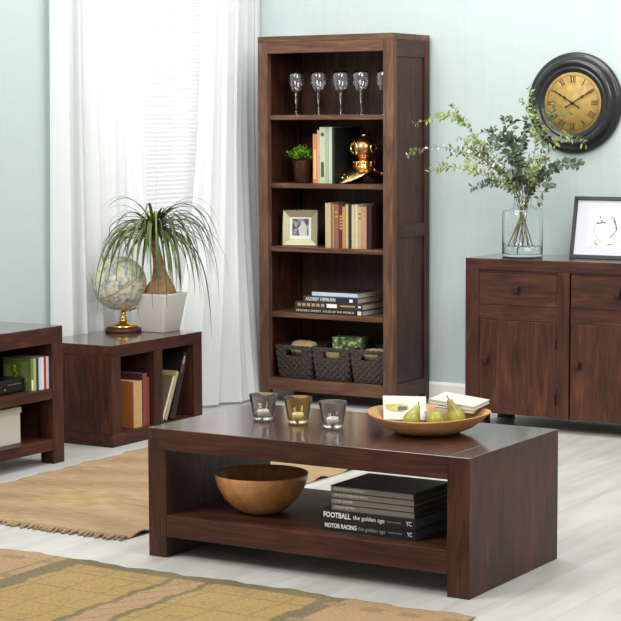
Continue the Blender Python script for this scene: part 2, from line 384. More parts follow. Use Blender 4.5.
# ---- sideboard
SX0, SX1, SY0, SY1, SH = -3.800, -2.36, 7.502, 7.865, .741
IRON = mat('dark_iron', (42, 40, 40), .4, metal=.8)
def sideboard():
    t = empty('sideboard', (SX0, SY0, 0), 'dark wooden sideboard with drawers over doors, under the round clock', 'sideboard')
    W, D, H = SX1 - SX0, SY1 - SY0, SH; z0 = .062
    MB().box(0, W, 0, D, H - .05, H).build('top_panel', TOPX, t, bevel=.0025)
    MB().box(0, .066, 0, .04, z0, H - .05).build('front_post', WZ, t, bevel=.002)
    MB().box(W - .066, W, 0, .04, z0, H - .05).build('front_post', WZ, t, bevel=.002)
    MB().box(0, .03, .04, D, z0, H - .05).build('side_panel', WZ, t)
    MB().box(W - .03, W, .04, D, z0, H - .05).build('side_panel', WZ, t)
    MB().box(.03, W - .03, D - .02, D - .005, z0, H - .05).build('back_panel', DZ, t)
    MB().box(.03, W - .03, .045, D - .02, z0, z0 + .025).build('floor_panel', WX, t)
    for x in (.02, W - .08):
        for y in (.03, D - .08): MB().box(x, x + .06, y, y + .06, 0, z0).build('foot', WZ, t, bevel=.002)
    b0 = .066; bays = [(b0, .434), (.498, .934), (.998, W - .066)]
    mids = [(.434, .492), (.934, .998)]
    for a, b in mids: MB().box(a, b, 0.0, .04, z0, H - .05).build('front_post', WZ, t, bevel=.0015)
    for k, (a, b) in enumerate(bays):
        MB().box(a, b, .002, .04, .476, .540).build('rail', WX, t, bevel=.0015)
        MB().box(a, b, .006, .04, .680, H - .05).build('rail', WX, t, bevel=.001)
        g = .0013
        d = MB().box(a + g, b - g, .001, .024, .540 + g, .680 - g).build('drawer', WX, t, bevel=.0025)
        kx = (a + b) / 2
        def knob(x, z, p):
            T = Matrix.Translation((x, 0, z))
            q = MB(); s = .016
            q.box(-.006, .006, -.012, .002, -.006, .006, T=T)
            vs = [(-s, -.012, -s), (s, -.012, -s), (s, -.012, s), (-s, -.012, s), (-s * .75, -.028, -s * .75), (s * .75, -.028, -s * .75), (s * .75, -.028, s * .75), (-s * .75, -.028, s * .75)]
            q.add([T @ Vector(v) for v in vs], [(3, 2, 1, 0), (4, 5, 6, 7), (0, 1, 5, 4), (1, 2, 6, 5), (2, 3, 7, 6), (3, 0, 4, 7)])
            q.build('knob', p_knob, p, bevel=.002)
        p_knob = mat('knob_wood', (40, 28, 25), .4)
        knob(kx, .612, d)
        d = MB().box(a + g, b - g, .001, .024, z0 + .004, .476 - g).build('door', WZ, t, bevel=.0025)
        knob(a + .038, .30, d)
        for hz in (.40, .16):
            MB().tube([(b - .001, -.003, hz - .035), (b - .001, -.003, hz + .035)], .004, 8).build('hinge', IRON, d)
sideboard()

# ================================================================== RUGS
def rug_mesh(name, x0, x1, y0, y1, step, colf, mats, label, wob):
    nx = int((x1 - x0) / step); ny = int((y1 - y0) / step)
    vs = []; cols = []
    for j in range(ny + 1):
        for i in range(nx + 1):
            u, v = i / nx, j / ny; x = x0 + (x1 - x0) * u; y = y0 + (y1 - y0) * v
            dx, dy, dz = wob(u, v, x, y); vs.append((x + dx, y + dy, .004 + dz)); cols.append(colf(x, y, u, v))
    me = bpy.data.meshes.new(name); n = nx + 1
    me.from_pydata(vs, [], [(j * n + i, j * n + i + 1, (j + 1) * n + i + 1, (j + 1) * n + i) for j in range(ny) for i in range(nx)])
    ca = me.color_attributes.new('weave', 'FLOAT_COLOR', 'POINT')
    for k, c in enumerate(cols): ca.data[k].color = s2l(c)
    for p in me.polygons: p.use_smooth = True
    me.materials.append(mats); o = bpy.data.objects.new(name, me); C.objects.link(o)
    k = o.modifiers.new('solid', 'SOLIDIFY'); k.thickness = .004; k.offset = -1
    return o
def rug_material(sx, sy):
    m = bpy.data.materials.new('woven_rug'); m.use_nodes = True; nt, b, L = nodes(m)
    at = nt.nodes.new('ShaderNodeAttribute'); at.attribute_name = 'weave'
    tc = nt.nodes.new('ShaderNodeTexCoord'); mp = nt.nodes.new('ShaderNodeMapping'); mp.inputs['Scale'].default_value = (sx, sy, 1); L.new(tc.outputs['Object'], mp.inputs[0])
    n = nt.nodes.new('ShaderNodeTexNoise'); n.inputs['Scale'].default_value = 1; n.inputs['Detail'].default_value = 5; L.new(mp.outputs[0], n.inputs[0])
    mr = nt.nodes.new('ShaderNodeMapRange'); mr.inputs[1].default_value = .3; mr.inputs[2].default_value = .7; mr.inputs[3].default_value = .66; mr.inputs[4].default_value = 1.08; L.new(n.outputs[0], mr.inputs[0])
    mx = nt.nodes.new('ShaderNodeMix'); mx.data_type = 'RGBA'; mx.blend_type = 'MULTIPLY'; mx.inputs[0].default_value = 1
    L.new(at.outputs['Color'], mx.inputs[6]); cb = nt.nodes.new('ShaderNodeCombineColor')
    for i in range(3): L.new(mr.outputs[0], cb.inputs[i])
    L.new(cb.outputs[0], mx.inputs[7]); L.new(mx.outputs[2], b.inputs['Base Color']); b.inputs['Roughness'].default_value = .95; b.inputs['Specular IOR Level'].default_value = .1
    wv = nt.nodes.new('ShaderNodeTexWave'); wv.inputs['Scale'].default_value = 60; L.new(tc.outputs['Object'], wv.inputs[0])
    bp = nt.nodes.new('ShaderNodeBump'); bp.inputs['Strength'].default_value = .5; bp.inputs['Distance'].default_value = .002
    ad = nt.nodes.new('ShaderNodeMath'); L.new(wv.outputs[1], ad.inputs[0]); L.new(n.outputs[0], ad.inputs[1]); L.new(ad.outputs[0], bp.inputs['Height']); L.new(bp.outputs[0], b.inputs['Normal'])
    return m
def mixc(a, b, t): t = max(0, min(1, t)); return tuple(a[i] * (1 - t) + b[i] * t for i in range(3))
TAN, YEL, OLV, PCH, OCH = (174, 149, 118), (164, 138, 88), (112, 104, 82), (168, 138, 106), (136, 120, 90)
# jute rug behind / under the table
rg = empty('jute_rug', (-4.15, 5.7, 0), 'plain tan woven rug with a fringed end, in front of the low cabinets', 'rug')
def c1(x, y, u, v):
    c = mixc(TAN, (160, 134, 102), .5 + .5 * math.sin(y * 23 + 2 * math.sin(x * 5)))
    d = math.hypot((x + 4.22) / .26, (y - 5.30) / .16) + .15 * math.sin(x * 40) * math.sin(y * 37)
    if d < 1: c = mixc(c, (180, 156, 100), (1 - d) * .8)
    if abs(y - 5.75 - .1 * x) < .02: c = mixc(c, (184, 162, 130), .3)
    if abs((x + 4.2)) > .40: c = mixc(c, (176, 150, 110), .6)
    return c
def w1(u, v, x, y):
    e = max(0, 1 - u / .04); e2 = max(0, (u - .93) / .07)
    return (e * .008 * math.sin(y * 21) - e * .006 * math.sin(y * 47), 0, e2 * .012 * max(0, math.sin(y * 28 + 1.2)) + .0015 * (1 + math.sin(x * 9 + 1.5 * math.sin(y * 6))))
o = rug_mesh('woven_field', -4.65, -3.675, 4.875, 6.85, .01, c1, rug_material(12, 110), '', w1); o.parent = rg; o.matrix_parent_inverse = Matrix.Translation((4.15, -5.7, 0))
fr = MB(); x = -4.65
rnd = random.Random(4)
while x < -3.68:
    L_ = rnd.uniform(.03, .05); a = rnd.uniform(-.012, .012)
    fr.tube([(x, 4.882, .006), (x + a * .4, 4.875 - L_ * .5, .009), (x + a, 4.875 - L_, .004)], [.0045, .0055, .0035], 5); x += rnd.uniform(.010, .016)
o = fr.build('fringe', mat('fringe_jute', (150, 126, 96), .95, var=.2, varscale=60), rg); o.matrix_parent_inverse = Matrix.Translation((4.15, -5.7, 0))
# kilim in front
def c2(x, y, u, v):
    top = 4.55; d = top - y
    nz = .006 * math.sin(y * 31) + .004 * math.sin(y * 77 + x * 9)
    p = (x + 3.61 + nz) % .78
    if x < -3.61 + nz:                                   # peach end field
        c = PCH
        if .055 < d % .20 < .095 and .03 < (x + 5) % .14 < .11: c = OCH
        if x > -3.655: c = OLV
        if -3.70 < x < -3.685: c = OCH
    elif x < -2.70 + nz:
        q = (x + 3.61 + nz)
        c = YEL
        if d < .050: c = OLV
        elif q < .03 or .375 < q < .40 or .50 < q < .525 or q > .88: c = OLV
        elif .40 < q < .50: c = PCH if (d * 9 + q * 12) % 1 > .25 else mixc(PCH, OCH, .6)
        else:
            g = (q if q < .4 else q - .5)
            if abs((d - .05) % .17 - .085) < .006 or abs(g % .125 - .06) < .005: c = mixc(YEL, OCH, .8)
            hh = math.hypot((g % .125) - .02, ((d - .05) % .17) - .03)
            if .010 < hh < .018: c = mixc(YEL, OCH, .8)
            if .10 < d < .108: c = mixc(YEL, OCH, .7)
    else:
        c = PCH
        if x < -2.665: c = OLV
        if .05 < d % .2 < .09 and .02 < (x + 5) % .12 < .08: c = mixc(PCH, OCH, .8)
    return mixc(c, (178, 154, 112), .15 + .12 * math.sin(x * 13) * math.sin(y * 17))
def w2(u, v, x, y):
    e = max(0, (v - .97) / .03)
    return (0, e * (.006 * math.sin(x * 26) + .004 * math.sin(x * 61)), .0015 * (1 + math.sin(x * 8)))
kr = rug_mesh('kilim_rug', -4.7, -2.27, 3.2, 4.552, .007, c2, rug_material(220, 60), '', w2)
tag(kr, 'yellow and peach patterned kilim rug with olive border in the foreground', 'rug')

# ================================================================== BOOKS
PAGE = mat('page_edges', (214, 202, 170), .9, var=.08, varscale=90)
PAGEW = mat('page_edges_white', (204, 200, 186), .9)
def book(loc, L_, t, d, col, label, mode='stand', group=None, rot=(0, 0, 0), page=None, rough=.5, soft=False, name='book', board=.0022):
    """spine faces local -Y; origin at the lower outer spine corner (x min)"""
    r = empty(name, loc, label, 'book', group, rot)
    cm = mat('cover_%d_%d_%d' % col, col, rough, var=.06, varscale=25)
    k = board if t > .012 else .0012; ov = 0 if soft else .003
    def bx(mb, l0, l1, t0, t1, d0, d1):
        if mode == 'stand': mb.box(t0, t1, d0, d1, l0, l1)
        else: mb.box(l0, l1, d0, d1, t0, t1)
    c = MB(); bx(c, 0, L_, 0, k, 0, d); bx(c, 0, L_, t - k, t, 0, d); bx(c, 0, L_, k, t - k, 0, k)
    c.build('cover', cm, r, bevel=.0006, seg=1)
    p = MB(); bx(p, ov, L_ - ov, k, t - k, k, d - ov); p.build('pages', page or PAGE, r)
    return r
# flat stack on the coffee table shelf
TITLE = mat('white_print', (235, 235, 232), .6); GOLD = mat('gold_print', (196, 160, 92), .4, metal=.3); GREYT = mat('grey_print', (150, 150, 146), .6)
BLK, GRY = (22, 22, 24), (112, 110, 102)
G = 'books stacked on the coffee table shelf'
z = .133
def spine_text(r, txt, x, zc, size, width, m=TITLE, bold=.0, name='title', y=-.0004):
    return text_mesh(txt, name, m, r, (x, y, zc), (R(90), 0, 0), size, width, bold=bold)
b1 = book((-2.89, 4.782, z), .312, .031, .235, BLK, 'large black book lettered MOTOR RACING, lowest of the stack on the table shelf', 'flat', G, page=mat('dark_pages', (88, 88, 90), .8))
spine_text(b1, 'MOTOR RACING', .008, .0165, .018, .108, bold=.0005); spine_text(b1, 'the golden age', .120, .0165, .016, .092, GREYT, name='subtitle'); spine_text(b1, 'jonathan holmes', .222, .0165, .008, .045, GREYT, name='author')
spine_text(b1, 'YC', .284, .0165, .018, .016, name='publisher_mark')
z += .031
b2 = book((-2.892, 4.779, z), .315, .033, .24, BLK, 'large black book lettered FOOTBALL, second from the bottom of the table shelf stack', 'flat', G, page=mat('dark_pages', (88, 88, 90), .8))
spine_text(b2, 'FOOTBALL', .008, .0175, .022, .092, bold=.0006); spine_text(b2, 'the golden age', .108, .0175, .018, .105, name='subtitle'); spine_text(b2, 'john tennant', .222, .0175, .008, .045, GREYT, name='author')
spine_text(b2, 'YC', .284, .0175, .018, .018, name='publisher_mark')
z += .033
for i, (dx, lab) in enumerate(((.002, 'grey spined book lying directly on the black FOOTBALL book'), (0, 'grey spined book, third from the top of the table shelf stack'),
                  (.001, 'grey spined book, second from the top of the table shelf stack'), (-.001, 'grey spined book with black cover, topmost of the table shelf stack'))):
    t = .0175
    bk = book((-2.862 + dx, 4.785, z), .276, t, .225, (116, 113, 104), lab, 'flat', G, page=mat('dark_pages2', (64, 58, 48), .8))
    cv = MB().box(0, .276, -.0008, .2248, t - .0016, t + .0006).build('top_cover', mat('black_cover', (16, 17, 16), .32), bk)
    spine_text(bk, ('CRICKET MATTERS', 'THE GAME', 'PHOTOGRAPHING', 'MODERN DESIGN')[i], .012, .0088, .0095, (.065, .06, .11, .10)[i], mat('pale_print', (205, 203, 195), .6))
    z += t + .0006
# standing books on bookcase, shelf 3
SC = [((214, 196, 150), .211, .014), ((222, 206, 160), .211, .013), ((150, 122, 92), .209, .011), ((186, 140, 100), .206, .011), ((160, 104, 88), .206, .022),
      ((120, 34, 36), .202, .022), ((196, 158, 92), .196, .016), ((218, 196, 136), .206, .014), ((36, 40, 46), .210, .017), ((216, 202, 160), .205, .016),
      ((226, 214, 178), .207, .016), ((212, 190, 128), .197, .018), ((198, 152, 124), .197, .030), ((56, 22, 30), .201, .026)]
SL = ['cream spined', 'pale cream spined', 'grey brown', 'light brown', 'faded red', 'dark red gold lettered', 'ochre', 'creamy yellow', 'black', 'beige', 'pale ivory', 'yellow cream', 'thick pinkish beige', 'dark maroon']
PL = ['first in the middle shelf row, beside the silver photo frame', 'second from the left in the middle shelf row', 'thin, third from left in the middle shelf row', 'thin, fourth from the left in the middle shelf row',
      'left of the dark red one in the middle shelf row', 'in the middle shelf row', 'just right of the dark red one in the middle shelf row', 'just left of the black one in the middle shelf row', 'thin, in the middle shelf row',
      'just right of the black one in the middle shelf row', 'second to the right of the black one in the middle shelf row', 'just left of the pinkish one, middle shelf row', 'near the right end of the middle shelf row', 'last on the right of the middle shelf row']
x = -4.664
for i, (col, h, t) in enumerate(SC):
    if i == 9: x += .003
    col = tuple(int(c * .88) for c in col)
    r = book((x, 7.752 + (i % 3) * .003, .7441), h, t - .0006, .14 + (i % 4) * .006, col, SL[i] + ' book ' + PL[i], 'stand', 'old books on the middle shelf', rough=.7)
    if i in (4, 5, 6, 11, 12):
        q = MB()
        for k in range(5 if i == 5 else 2): q.box(.003, t - .0036, -.0004, .0004, h * (.72 - k * .07) if i == 5 else h * (.8 - k * .1), (h * (.72 - k * .07) if i == 5 else h * (.8 - k * .1)) + .008)
        q.build('spine_lettering', GOLD if i != 11 else mat('brown_print', (120, 92, 60), .6), r)
    x += t
# shelf 2 standing books
S2 = [((188, 124, 70), .232, .024, 'orange spined book, first of the row beside the small green plant'),
      ((196, 150, 140), .250, .013, 'thin pink spined book between the orange and the green ones'),
      ((178, 188, 152), .264, .033, 'thick pale green spined book with dark lettering on the upper shelf'),
      ((152, 166, 142), .264, .018, 'sage green spined book right of the thick pale green one'),
      ((184, 190, 172), .264, .017, 'pale grey green spined book next to the black one on the upper shelf')]
x = -4.733
for i, (col, h, t, lab) in enumerate(S2):
    r = book((x, 7.755, 1.0461), h, t - .0006, .19, col, lab, 'stand', 'tall books on the upper shelf', page=PAGEW)
    if i == 2:
        q = MB().lathe([(0, 0), (.009, 0), (.009, .0008), (0, .0008)], 16, T=Matrix.Translation((.016, 0, h - .035)) @ Matrix.Rotation(R(90), 4, 'X'), mi=0)
        q.box(.008, .024, -.0006, .0002, .03, .10); q.build('spine_lettering', mat('dark_green_print', (60, 84, 50), .6), r)
    if i == 0: MB().box(.006, .018, -.0005, .0002, .02, .16).build('spine_lettering', mat('pale_orange', (232, 176, 110), .6), r)
    x += t
book((x, 7.757, 1.0461), .262, .012, .235, (28, 34, 30), 'large black covered book behind the brass diving helmet', 'stand', 'tall books on the upper shelf', rough=.3)
# shelf 4 stack
z = .4301; G = 'large books lying on the lower shelf of the bookcase'
a = book((-4.829, 7.742, z), .372, .026, .22, (34, 34, 34), 'black atlas with cream lettering, lowest of the lying stack in the bookcase', 'flat', G, page=PAGEW)
spine_text(a, "READER'S DIGEST", .008, .013, .014, .14, mat('cream_print', (226, 214, 180), .6)); spine_text(a, 'ATLAS OF THE WORLD', .156, .013, .014, .17, mat('cream_print', (226, 214, 180), .6), name='subtitle')
MB().box(.345, .366, -.0006, .0002, .004, .022).build('publisher_mark', mat('cream_print', (226, 214, 180), .6), a)
z += .026
a = book((-4.829, 7.744, z), .370, .029, .22, (52, 46, 40), 'dark book with gold and white spine marks, on top of the black atlas', 'flat', G, page=PAGEW)
q = MB()
for k in range(6): q.box(.015 + k * .026, .033 + k * .026, -.0006, .0002, .008, .022)
q.build('gold_spine_marks', mat('dull_gold', (172, 150, 110), .5), a); MB().box(.176, .232, -.0006, .0002, .006, .024).build('white_spine_label', TITLE, a)
MB().box(.25, .33, -.0006, .0002, .013, .020).build('gold_title_bar', GOLD, a); MB().box(.348, .362, -.0006, .0002, .012, .020).build('publisher_mark', TITLE, a)
z += .029
a = book((-4.786, 7.748, z), .300, .027, .22, (40, 40, 46), 'dark grey book lettered AUDREY HEPBURN, second from top of the lying stack', 'flat', G, page=PAGE)
spine_text(a, 'AUDREY HEPBURN', .014, .0135, .022, .165, mat('silver_print', (200, 200, 202), .5), bold=.0006)
MB().box(.255, .272, -.0006, .0002, .006, .02).build('publisher_mark', TITLE, a); MB().box(0, .03, -.0006, .0002, .018, .0265).build('red_corner', mat('red_print', (120, 40, 38), .6), a)
z += .027
a = book((-4.738, 7.75, z), .25, .021, .20, (186, 196, 206), 'thin white and blue book, topmost of the lying stack in the bookcase', 'flat', G, page=PAGE)
MB().box(0, .25, -.0006, .0002, 0, .004).build('blue_stripe', mat('blue_stripe', (70, 96, 140), .6), a); MB().box(.001, .249, .001, .199, .0208, .0214).build('top_cover', mat('brown_cover', (60, 46, 38), .5), a)

# cube cabinet books (spines face the room, +X): rotation 90 deg about Z, local x -> +Y
G = 'books in the cube cabinet'
def cab_book(y, L_, t, d, col, lab, lean=0, page=None, x=-4.80):
    return book((x, y, .0555), L_, t, d, col, lab, 'stand', G, rot=(0, lean, R(90)), page=page)
OC = (184, 116, 62)
r = cab_book(6.424, .198, .060, .17, OC, 'tan covered book with cream spine, nearest in the left cube', x=-4.806)
MB().box(.001, .059, -.0012, .0003, .001, .197).build('cream_spine', mat('cream_spine', (196, 158, 104), .7, var=.12, varscale=60), r)
r = cab_book(6.4855, .226, .030, .21, (84, 38, 50), 'maroon book with red brown spine behind the tan one in the left cube', x=-4.803); MB().box(.001, .029, -.0008, .0003, .001, .225).build('red_spine', mat('red_spine', (132, 66, 54), .7), r)
cab_book(6.5165, .208, .017, .18, (126, 60, 44), 'thin rusty red book, farthest in the left cube', x=-4.803)
def lean_book(y, L_, t, d, col, lab, ang, x, page=None):
    b_ = cab_book(y, L_, t, d, col, lab, R(ang), page=page, x=x); b_.location.z = .0556 + t * math.sin(R(ang)); return b_
r = lean_book(6.634, .205, .014, .20, (122, 106, 84), 'grey brown covered magazine leaning in front in the right cube', 26, -4.815, PAGEW); MB().box(.001, .013, -.0008, .0003, .001, .204).build('white_spine', mat('white_spine', (216, 212, 202), .6), r)
r = lean_book(6.655, .222, .016, .20, (184, 164, 120), 'cream spined book leaning behind the grey brown magazine', 25, -4.812)
r = lean_book(6.686, .30, .018, .22, (28, 28, 32), 'tall black magazine with orange and white spine lettering, leaning in right cube', 21.5, -4.805)
tt = text_mesh('ART', 'spine_lettering', mat('orange_print', (206, 96, 48), .6), r, (.009, -.0006, .205), (R(90), R(-90), 0), .016, .045)
tt = text_mesh('SOUL', 'spine_lettering', TITLE, r, (.009, -.0006, .25), (R(90), R(-90), 0), .016, .035)
r = lean_book(6.710, .27, .013, .22, (36, 36, 38), 'large dark grey book leaning deepest in the right cube', 20.5, -4.807)

# media unit contents
G = 'disc cases on the upper shelf of the media unit'
def case(y, t, col, lab, x=-4.775, h=.127, d=.14):
    r = empty('disc_case', (x, y, .2981), lab, 'disc case', G, rot=(0, 0, R(90)))
    MB().box(0, t, 0, d, 0, h).build('box', mat('case_%d_%d_%d' % col, col, .25, coat=.4), r, bevel=.0008, seg=1); return r
r = case(5.7280, .015, (112, 134, 66), 'green disc case with a yellow figure on its cover, nearest of the row')
for a_ in ((-.0006, .018, .050, .035, .115), (-.0006, .104, .132, .03, .10)): MB().box(a_[0], .0002, a_[1], a_[2], a_[3], a_[4]).build('cover_panel', mat('olive_panel', (140, 154, 106), .35), r)
q = MB().box(-.0008, .0002, .078, .090, .03, .085).box(-.0008, .0002, .070, .098, .06, .072).lathe([(0, 0), (.008, 0), (.008, .001), (0, .001)], 12, T=Matrix.Translation((0, .084, .093)) @ Matrix.Rotation(R(-90), 4, 'Y')); q.build('yellow_figure', mat('yellow_print', (204, 176, 40), .5), r)
MB().box(.002, .012, -.0006, .0002, .005, .045).build('white_patch', TITLE, r)
case(5.7434, .015, (176, 186, 92), 'yellow green spined disc case right behind the green one')
case(5.7588, .015, (52, 60, 66), 'dark grey disc case, third of the row')
case(5.7742, .015, (196, 210, 222), 'pale blue disc case in the middle of the row')
case(5.7896, .015, (226, 226, 228), 'white disc case right of the pale blue one')
case(5.8050, .015, (182, 58, 48), 'red disc case near the right end of the row')
case(5.8204, .015, (206, 214, 222), 'pale grey disc case, last on the right beside the cabinet post')

# electronics box
r = empty('disc_player', (-5.052, 5.402, .2981), 'black electronic player box on the upper shelf of the media unit', 'media player')
PL_ = mat('black_plastic', (20, 20, 22), .3)
MB().box(0, .25, 0, .32, .004, .055).build('body', PL_, r, bevel=.003)
for a_ in (.02, .20):
    for b_ in (.02, .28): MB().box(a_, a_ + .02, b_, b_ + .02, 0, .004).build('foot', PL_, r)
q = MB()
for k in range(6): q.box(.2498, .2512, .22 + k * .013, .228 + k * .013, .034, .038)
q.build('buttons', mat('silver_buttons', (150, 150, 150), .3, metal=.6), r); MB().box(.2498, .2508, .06, .19, .014, .030).build('display', mat('display', (8, 8, 12), .1), r)
q = MB().lathe([(0, 0), (.004, 0), (.004, .002), (0, .002)], 12, T=Matrix.Translation((.25, .20, .018)) @ Matrix.Rotation(R(90), 4, 'Y')); q.build('knob', mat('silver_buttons', (150, 150, 150)), r)
# storage box
r = empty('storage_box', (-4.99, 5.50, .0981), 'off-white lidded storage box on the lower shelf of the media unit', 'box')
CARD = mat('off_white_card', (208, 208, 198), .7)
MB().box(-.16, .172, -.18, .210, 0, .118).build('body', CARD, r, bevel=.002); MB().box(-.164, .176, -.184, .214, .118, .142).build('lid', CARD, r, bevel=.002)

# ================================================================== BOOKCASE ITEMS
# goblets
SMOKE = mat('lilac_glass', (250, 250, 255), .03, trans=1, ior=1.5, coat=1)
def goblet():
    r = empty('wine_goblet', (0, 0, 0), '', 'wine glass', 'wine goblets on the top shelf')
    MB().lathe([(0, 0), (.028, 0), (.029, .0015), (.012, .004), (.0045, .009), (.0035, .04), (.0042, .07), (.0065, .086), (.005, .096), (.010, .102), (0, .104)], 24).build('stem', SMOKE, r)
    o_ = [(.012, .1042), (.025, .112), (.031, .124), (.037, .147), (.0385, .167), (.0375, .187), (.034, .203)]
    i_ = [(a - .0012, z_) for a, z_ in o_[::-1]]; i_[-1] = (.006, .1065)
    MB().lathe([(0, .1042)] + o_ + i_ + [(0, .1062)], 28).build('bowl', SMOKE, r)
    MB().lathe([(.0245, .1105), (.0300, .1125), (.0300, .115), (.0265, .1145)], 24).build('rim_ring', SMOKE, r)
    return r
g0 = goblet()
for i, (px_, lab) in enumerate(((-4.845, 'clear wine goblet, leftmost on the top shelf'), (-4.722, 'clear wine goblet, second from the left on the top shelf'), (-4.600, 'clear wine goblet, third from the left on the top shelf'),
                     (-4.490, 'clear wine goblet, fourth from the left on the top shelf'), (-4.366, 'clear wine goblet mostly hidden behind the right post of the bookcase'))):
    g = g0 if i == 0 else copy_tree(g0)
    g.location = (px_, 7.79, 1.3662); g['label'] = lab; g.rotation_euler.z = i * .7

# small plant
r = empty('potted_herb', (-4.815, 7.80, 1.0461), 'small bright green leafy plant in a dark metal pot in the bookcase', 'plant'); r.scale = (1.1, 1.1, 1.04)
MB().lathe([(0, 0), (.033, 0), (.036, .004), (.047, .098), (.049, .1), (.045, .101), (.043, .09), (0, .088)], 32).build('pot', mat('copper_brown', (96, 62, 52), .3, metal=.7), r)
LG = mat('herb_green', (112, 158, 48), .5, var=.3, varscale=60)
lf = MB(); rnd = random.Random(5)
def leaf(mb, p, d, n_, L_, w_, curl=.25, mi=0, seg=2):
    d = d.normalized(); s_ = d.cross(n_)
    if s_.length < 1e-4: s_ = d.cross(Vector((.3, .5, .8)))
    s_.normalize(); up = s_.cross(d).normalized(); c = []
    for k in range(seg + 2):
        t = k / (seg + 1); ww = w_ * math.sin(math.pi * min(.999, max(0.02, t ** .8))) * .5
        m_ = p + d * (L_ * t) - up * (curl * L_ * t * t)
        c.append((m_ - s_ * ww + up * ww * .25, m_, m_ + s_ * ww + up * ww * .25))
    vs = [v for tri in c for v in tri]; fs = []
    for k in range(len(c) - 1):
        a = 3 * k; fs += [(a, a + 1, a + 4, a + 3), (a + 1, a + 2, a + 5, a + 4)]
    mb.add(vs, fs, mi, True)
st = MB()
for k in range(150):
    a = rnd.uniform(0, 6.283); rr = rnd.random() ** .6; p0 = Vector((.02 * math.cos(a) * rr, .02 * math.sin(a) * rr, .09))
    p1 = Vector((.062 * math.cos(a) * rr, .055 * math.sin(a) * rr, .118 + rnd.uniform(0, .055) * (1.15 - rr)))
    if a > 2.5 and a < 3.8 and rnd.random() < .25: p1 += Vector((-.022, 0, -.005))
    if k % 3 == 0: st.tube([p0, (p0 + p1) / 2 + Vector((0, 0, .01)), p1], .0008, 4)
    for j in range(4):
        dd = Vector((rnd.uniform(-1, 1), rnd.uniform(-1, 1), rnd.uniform(-.2, .9)))
        leaf(lf, p1 + Vector((rnd.uniform(-.008, .008), rnd.uniform(-.008, .008), rnd.uniform(-.006, .008))), dd, Vector((0, 0, 1)), rnd.uniform(.012, .020), rnd.uniform(.009, .013), seg=1)
st.build('stems', mat('herb_stem', (90, 128, 50), .6), r); lf.build('foliage', LG, r)

# brass diving helmet facing left
BR = mat('polished_brass', (238, 200, 138), .2, metal=1); BRD = mat('copper_dome', (206, 150, 100), .24, metal=1)
r = empty('diving_helmet', (-4.515, 7.862, 1.0461), 'polished brass and copper diving helmet ornament on the upper shelf', 'ornament', rot=(0, 0, R(60)))
r.scale = (1.17, 1.17, 1.17)
mb = MB(); NT, NR = 64, 12; vs = []
for j in range(NR + 1):
    f = j / NR
    for i in range(NT):
        a = 2 * math.pi * i / NT; fb = abs(math.cos(a)) ** 1.5
        re = .078 + .030 * fb; ze = .048 * (1 - fb); r0 = .034; z0 = .062
        rr = r0 + (re - r0) * f; zz = z0 + (ze - z0) * (f ** 1.7)
        vs.append((rr * math.cos(a) * 1.0, rr * math.sin(a) * .8, zz + .0015))
mb.add(vs, [(j * NT + i, j * NT + (i + 1) % NT, (j + 1) * NT + (i + 1) % NT, (j + 1) * NT + i) for j in range(NR) for i in range(NT)], 0, True)
mb.build('breastplate', BR, r, solid=.003)
q = MB(); base = NR * NT
q.tube([Vector(vs[base + i % NT]) + Vector((0, 0, .001)) for i in range(NT + 1)], .0028, 6); q.build('breastplate_rim', BR, r)
for i in range(0, NT, 5):
    v = Vector(vs[(NR - 2) * NT + i]); MB().lathe([(0, 0), (.0035, 0), (.0035, .006), (.002, .009), (0, .0095)], 8, c=v).build('bolt', BR, r)
MB().lathe([(.034, .058), (.038, .060), (.038, .070), (.034, .072), (.034, .080), (.041, .082), (.041, .088), (.032, .092), (.030, .100)], 32).build('collar', BR, r)
for a in range(8):
    g = a * math.pi / 4 + .2; MB().lathe([(0, 0), (.0028, 0), (.0028, .014), (.0045, .015), (.0045, .019), (0, .020)], 8, c=(.042 * math.cos(g), .042 * math.sin(g), .068)).build('wing_nut', BR, r)
pr_ = [(.052 * math.cos(t_), .142 + .050 * math.sin(t_)) for t_ in [R(-62 + k * 152 / 15) for k in range(15)]] + [(0, .192)]
MB().lathe(pr_, 40).build('dome', BRD, r)
def porthole(ang, tilt, name, rad=.024, out=.047, zc=.142):
    T = Matrix.Translation((0, 0, zc)) @ Matrix.Rotation(ang, 4, 'Z') @ Matrix.Rotation(R(90) - tilt, 4, 'Y') @ Matrix.Translation((0, 0, out - .012))
    q = MB(); q.ring([(rad - .006, 0), (rad, 0), (rad + .003, .010), (rad + .003, .016), (rad - .003, .018), (rad - .006, .014)], 24, T)
    pb = q.build(name, BR, r)
    q = MB()
    for k in (-.33, .33):
        q.box(-rad, rad, k * rad - .0018, k * rad + .0018, .013, .016, T=T); q.box(k * rad - .0018, k * rad + .0018, -rad, rad, .0135, .0165, T=T)
    q.build('guard_bars', BR, pb)
    MB().lathe([(0, .006), (rad - .005, .006), (rad - .005, .009), (0, .009)], 20, T=T).build('porthole_glass', mat('dark_glass', (20, 20, 22), .05), pb)
porthole(R(180), 0, 'front_porthole', .026); porthole(R(-70), 0, 'side_porthole', .018); porthole(R(70), 0, 'side_porthole', .018)
MB().lathe([(.012, .188), (.013, .194), (.011, .197), (0, .198)], 20).build('top_cap', BR, r)
MB().tube([(.045, .0, .150), (.062, 0, .150), (.075, 0, .149)], .003, 8).build('air_pipe', BR, r)

